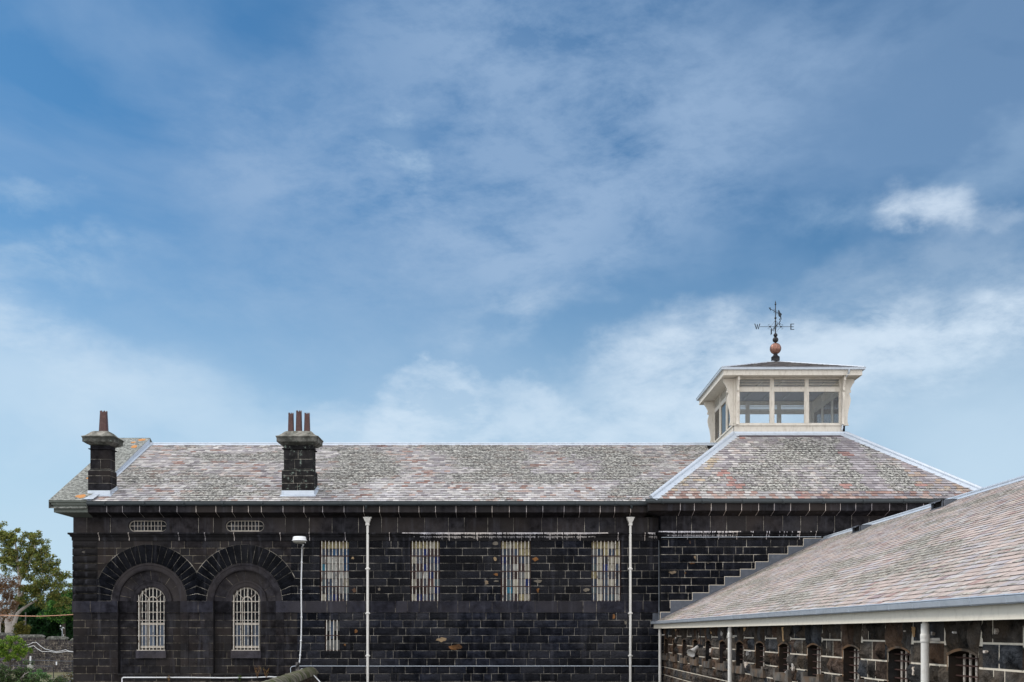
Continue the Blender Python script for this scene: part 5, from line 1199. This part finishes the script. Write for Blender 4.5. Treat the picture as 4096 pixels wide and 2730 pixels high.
tree('dry_shrub', 'dry brown and white flowering shrub against the corner of the block', LP(270, 2780), [([LP(265, 2780), LP(265, 2720)], .05, .03)], [(LP(x_, y_), .6) for x_, y_ in ((225, 2720), (250, 2722), (275, 2705), (292, 2700), (270, 2730), (292, 2725), (235, 2745), (215, 2740))], [(.20, .14, .08), (.12, .10, .05), (.3, .32, .33), (.09, .12, .04), (.05, .05, .03)], .10, 600, M['darkbark'], cat='shrub')
# grassy slope in front of the perimeter wall
hb_ = MB(); TDh = 140
rws = []
for j in range(8):
    y_ = 104 + j * 6.0; rws.append([(x_, y_, .02 + .25 * (j / 7.0) ** 1.3 + .25 * noise.noise(Vector((x_ * .3, y_ * .3, 0)))) for x_ in [-92 + k * 2 for k in range(27)]])
rws.append([(p[0], 150.2, p[2]) for p in rws[-1]])
hb_.grid(rws, smooth=True); struct(hb_.build('grass_bank', M['grass']))
# railing with posts
TD = 120.0
rl_ = thing('railing', tuple(LP(180, 2720)), 'thin dark metal railing in front of the perimeter wall', 'railing')
q = MB(); q.tube([LP(-20, 2640), LP(80, 2640), LP(180, 2643), LP(300, 2647)], .028, 6); q.build('top_rail', M['lead'], rl_)
q = MB(); q.tube([LP(-20, 2662), LP(120, 2664), LP(210, 2666)], .022, 6); q.build('lower_rail', M['lead'], rl_)
for a, b in ((84, 2640), (214, 2666), (290, 2646)): q = MB(); q.tube([LP(a, b), LP(a, b + 50)], .05, 6); q.build('post', M['iron'], rl_)
# white bollard pipe, tag
TD = 118.0
q = MB(); c = LP(121, 2665); q.tube([c, LP(122, 2626)], .085, 10); q.tube([LP(122, 2626.5), LP(122, 2625)], [.09, .02], 10); o = q.build('marker_post', M['white'], None, at=tuple(c)); tag(o, 'white marker post on a pale block in front of the railing', 'post')
q = MB(); q.box(c.x - .27, c.x + .27, c.y - .2, c.y + .2, c.z - .3, c.z + .1); q.box(c.x - .22, c.x + .22, c.y - .16, c.y + .16, c.z + .1, c.z + .14); q.build('base_block', M['lens'], o)
TD = 119.8
q = MB(); a = LP(223, 2661); q.box(a.x, a.x + .14, a.y, a.y + .03, a.z, a.z + .36); q.tube([(a.x + .07, a.y + .015, a.z + .34), (a.x + .07, a.y + .03, a.z + .46)], .01, 5); o = q.build('hanging_sign', M['white']); tag(o, 'small blank white plate hanging on the railing', 'sign')
# cctv pole
TD = 170.0
cp = thing('camera_pole', tuple(LP(248, 2570)), 'slim pole with white security cameras above the perimeter wall', 'camera pole')
q = MB(); q.tube([LP(248, 2600), LP(249, 2512)], .045, 8); q.tube([LP(242, 2514), LP(254, 2512)], .03, 6); q.build('pole', M['zinc'], cp)
q = MB(); c = LP(242, 2506); q.lathe([(.01, .15), (.08, .14), (.10, 0), (.08, -.05), (.01, -.07)], tuple(c), 12); q.build('dome_camera', M['white'], cp)
q = MB(); q.tube([LP(251, 2510), LP(257, 2514)], .075, 8); q.build('bullet_camera', M['white'], cp)
q = MB(); q.tube([LP(246, 2516), LP(246, 2523)], .07, 8); q.build('bullet_camera', M['white'], cp)
q = MB(); q.tube([LP(224, 2555), LP(240, 2551), LP(254, 2547), LP(255, 2538)], .05, 6); o = q.build('pipe_rail', M['white'], None); tag(o, 'pale bent pipe lying on the wall coping beside the camera pole', 'pipe')
# orange line
cable('overhead_cable', [Vector((wx(295, 46) , 46, wz(2459, 46)))] + [P(x_, y_, 46) for x_, y_ in ((230, 2463), (160, 2466), (90, 2465), (30, 2463), (-60, 2460))][0:], .018, m_plain('orange_cable', (.62, .33, .20), .6, 0, .1, 3, 0), 'orange overhead cable sagging across the gap beside the block')
TD = 149.6
for k, (pts, lab) in enumerate((([(90, 2580), (115, 2580), (132, 2571), (145, 2570), (160, 2583), (180, 2597), (205, 2603), (225, 2608), (245, 2605), (262, 2600), (278, 2606), (296, 2608)], 'upper white cable waving along the perimeter wall'), ([(105, 2592), (125, 2586), (135, 2584), (150, 2597), (168, 2607), (200, 2607), (225, 2612), (250, 2609), (268, 2606), (296, 2609)], 'lower white cable waving along the perimeter wall'))):
    cable('slack_cable', [LP(a, b) for a, b in pts], .034, M['white'], lab, group='white cables on the perimeter wall')
TD = 175.0
q = MB(); q.tube([LP(103, 2600), LP(102.5, 2450)], .09, 6); q.tube([LP(98, 2510), LP(98, 2480)], .14, 6); o = q.build('utility_pole', M['wood']); tag(o, 'thin grey utility pole among the trees behind the perimeter wall', 'pole')

# ------------------------------------------------------------------ camera, light, sky
cam = bpy.data.cameras.new('camera'); co = bpy.data.objects.new('camera', cam); COL.objects.link(co)
co.location = (0, 0, CZ); co.rotation_euler = (pi / 2, 0, 0); cam.sensor_width = 36; cam.lens = 36 * F / 4096
cam.shift_y = (HY - 2730 / 2) / 4096; cam.clip_end = 5000; cam.clip_start = .1; sc.camera = co
SE = radians(48); saz = Vector((-.93, .37, 0)).normalized(); sd_ = Vector((saz.x * cos(SE), saz.y * cos(SE), sin(SE)))
sl = bpy.data.lights.new('sun', 'SUN'); sl.energy = 1.5; sl.angle = radians(14); sl.color = (1, .94, .86)
so_ = bpy.data.objects.new('sun', sl); COL.objects.link(so_); so_.rotation_euler = sd_.to_track_quat('Z', 'Y').to_euler(); so_.location = (0, 0, 60)
w = bpy.data.worlds.new('World'); sc.world = w; w.use_nodes = True; nt = w.node_tree
bg = nt.nodes['Background']; bg.inputs[1].default_value = .12
sky = N(nt, 'ShaderNodeTexSky', sky_type='NISHITA'); sky.sun_disc = False; sky.sun_elevation = SE; sky.sun_rotation = atan2(saz.x, saz.y); sky.air_density = 1.0; sky.dust_density = .6; sky.ozone_density = 2.0
geo = N(nt, 'ShaderNodeTexCoord'); dirv = geo.outputs['Generated']
def vmap(scale, loc=(0, 0, 0), rot=(0, 0, 0)):
    m = N(nt, 'ShaderNodeMapping'); m.inputs['Scale'].default_value = scale; m.inputs['Location'].default_value = loc; m.inputs['Rotation'].default_value = rot; nt.links.new(dirv, m.inputs['Vector']); return m.outputs[0]
nw = noise_n(nt, 5.0, 5, .55, vmap((1, 1, 1.6))); wsub = N(nt, 'ShaderNodeVectorMath', operation='SUBTRACT'); nt.links.new(nw.outputs[1], wsub.inputs[0]); wsub.inputs[1].default_value = (.5, .5, .5)
nw2 = noise_n(nt, 22.0, 5, .6, vmap((1, 1, 1.5))); wsub2 = N(nt, 'ShaderNodeVectorMath', operation='SUBTRACT'); nt.links.new(nw2.outputs[1], wsub2.inputs[0]); wsub2.inputs[1].default_value = (.5, .5, .5)
def warped(k, k2):
    s1 = N(nt, 'ShaderNodeVectorMath', operation='SCALE'); nt.links.new(wsub.outputs[0], s1.inputs[0]); s1.inputs['Scale'].default_value = k
    s2 = N(nt, 'ShaderNodeVectorMath', operation='SCALE'); nt.links.new(wsub2.outputs[0], s2.inputs[0]); s2.inputs['Scale'].default_value = k2
    a = N(nt, 'ShaderNodeVectorMath', operation='ADD'); nt.links.new(dirv, a.inputs[0]); nt.links.new(s1.outputs[0], a.inputs[1])
    b = N(nt, 'ShaderNodeVectorMath', operation='ADD'); nt.links.new(a.outputs[0], b.inputs[0]); nt.links.new(s2.outputs[0], b.inputs[1]); return b.outputs[0]
wd = warped(.10, .05); wd_soft = warped(.22, .03)
def dotn(vec, c):
    d = N(nt, 'ShaderNodeVectorMath', operation='DOT_PRODUCT'); nt.links.new(vec, d.inputs[0]); d.inputs[1].default_value = c; return d.outputs['Value']
def cloud(px_, py_, rx, ry, ang, hard, vec=None):
    """soft patch of cloud centred on a direction of the sky; radii in radians"""
    c = Vector(((px_ - CX) / F, 1, (HY - py_) / F)).normalized(); r_ = Vector((0, 0, 1)).cross(c).normalized() * -1; r_ = c.cross(Vector((0, 0, 1))).normalized(); u_ = r_.cross(c)
    a = radians(ang); e1 = r_ * cos(a) + u_ * sin(a); e2 = u_ * cos(a) - r_ * sin(a); vec = vec or wd
    x = mth(nt, 'DIVIDE', dotn(vec, e1), rx); y = mth(nt, 'DIVIDE', mth(nt, 'SUBTRACT', dotn(vec, e2), 0.0), ry)
    rr = mth(nt, 'SQRT', mth(nt, 'ADD', mth(nt, 'MULTIPLY', x, x), mth(nt, 'MULTIPLY', y, y)))
    m = N(nt, 'ShaderNodeMapRange', interpolation_type='SMOOTHSTEP'); nt.links.new(rr, m.inputs[0]); m.inputs[1].default_value = 1.0; m.inputs[2].default_value = hard; m.inputs[3].default_value = 0; m.inputs[4].default_value = 1
    front = mth(nt, 'GREATER_THAN', dotn(dirv, c), 0.0)
    return mth(nt, 'MULTIPLY', m.outputs[0], front)
tint = mixc(nt, 1.0, sky.outputs[0], (.265, .53, .665), 'MULTIPLY')
cur = tint
VEIL = (2.45, 3.45, 4.9); WHITE = (4.75, 5.5, 6.4)
# thin veils
fine = noise_n(nt, 10, 10, .66, vmap((1, 1, 2.2), rot=(0, .5, 0)), .15); fr_ = ramp(nt, fine.outputs[0], [(.38, .25), (.60, 1)])
def add(cl_, amt, col, tex=None):
    global cur
    f = mth(nt, 'MULTIPLY', cl_, amt); 
    if tex is not None: f = mth(nt, 'MULTIPLY', f, tex)
    cur = mixc(nt, f, cur, col)
broad = noise_n(nt, 3.2, 6, .55, vmap((1, 1, 2.0), loc=(2.3, .4, 1.1), rot=(0, -.35, 0)), .5); rb = ramp(nt, broad.outputs[0], [(.42, 0), (.64, 1)])
add(rb.outputs[0], .32, VEIL)
T1 = fr_.outputs[0]
for a in ((2350, 350, .30, .20, 0, 0, .55), (1900, 200, .14, .16, 60, 0, .35), (1500, 750, .28, .10, -25, 0, .5), (2700, 600, .34, .09, 35, 0, .45), (2100, 950, .32, .12, 10, 0, .5), (900, 1150, .2, .07, 0, 0, .3), (1000, 640, .16, .11, 0, 0, .35)): add(cloud(*a[:6], wd_soft), a[6], VEIL, T1)
VW = (2.9, 4.0, 5.3)
for a in ((1640, 590, .040, .026, -35, .1, .7), (1720, 690, .022, .035, 10, .1, .5), (100, 730, .055, .022, -8, .1, .55), (300, 1040, .08, .026, 15, .1, .55), (60, 1080, .06, .05, 0, .1, .4), (3350, 800, .07, .03, 0, 0, .35), (3900, 620, .12, .035, 15, .1, .3)): add(cloud(*a[:6], wd_soft if a[2] > .07 else wd), a[6], VW, T1)
for a in ((3690, 780, .055, .030, -15, 0, .8), (3850, 790, .032, .036, 30, 0, .65), (4060, 830, .03, .02, 0, .2, .3)): add(cloud(*a[:6], wd), a[6], WHITE, T1)
# low banks
for a in ((3950, 1360, .26, .065, 12, .1, .95), (3450, 1480, .2, .06, 10, .1, .6), (3600, 1150, .30, .05, 14, 0, .25), (300, 1560, .24, .08, -18, 0, .4), (60, 1400, .16, .06, -10, 0, .35), (2100, 1300, .12, .03, 8, 0, .35)): add(cloud(*a[:6], wd_soft), a[6], WHITE, T1)
for a in ((4000, 1800, .22, .10, 5, 0, .6), (150, 1650, .28, .09, 0, 0, .6), (1200, 1750, .2, .05, 0, 0, .4)): add(cloud(*a[:6], wd_soft), a[6], (4.3, 5.3, 6.3))
for a in ((2900, 1560, .13, .085, 0, .45, .8), (2650, 1680, .15, .07, 0, .6, .4), (1730, 1660, .065, .055, 0, .7, .75), (1980, 1740, .13, .055, 0, .7, .6), (1500, 1760, .10, .045, 0, .6, .55), (3330, 1520, .12, .07, 0, .5, .5), (2500, 1750, .25, .045, 0, .4, .5)): add(cloud(*a[:6], wd), a[6], WHITE, T1)
# pale haze toward the horizon
sx = N(nt, 'ShaderNodeSeparateXYZ'); nt.links.new(dirv, sx.inputs[0])
hz_ = N(nt, 'ShaderNodeMapRange', interpolation_type='SMOOTHSTEP'); nt.links.new(sx.outputs[2], hz_.inputs[0]); hz_.inputs[1].default_value = .40; hz_.inputs[2].default_value = .02; hz_.inputs[3].default_value = 0; hz_.inputs[4].default_value = .90
cur = mixc(nt, hz_.outputs[0], cur, (3.9, 5.1, 6.1))
# white fill added to the unseen sky behind the viewer and overhead, lighting shaded fronts
def srange(v, a, b, lo, hi):
    m = N(nt, 'ShaderNodeMapRange', interpolation_type='SMOOTHSTEP'); nt.links.new(v, m.inputs[0])
    for i, q in enumerate((a, b, lo, hi)): m.inputs[i + 1].default_value = q
    return m.outputs[0]
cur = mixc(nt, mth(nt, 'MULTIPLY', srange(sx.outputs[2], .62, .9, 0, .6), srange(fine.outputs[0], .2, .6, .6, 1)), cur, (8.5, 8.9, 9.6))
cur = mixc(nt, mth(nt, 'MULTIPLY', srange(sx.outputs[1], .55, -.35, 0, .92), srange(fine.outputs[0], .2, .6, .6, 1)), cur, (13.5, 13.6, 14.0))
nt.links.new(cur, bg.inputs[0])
sc.view_settings.view_transform = 'Standard'; sc.view_settings.look = 'None'; sc.view_settings.gamma = 1; sc.view_settings.exposure = .27
sc.cycles.max_bounces = 6; sc.cycles.transparent_max_bounces = 12
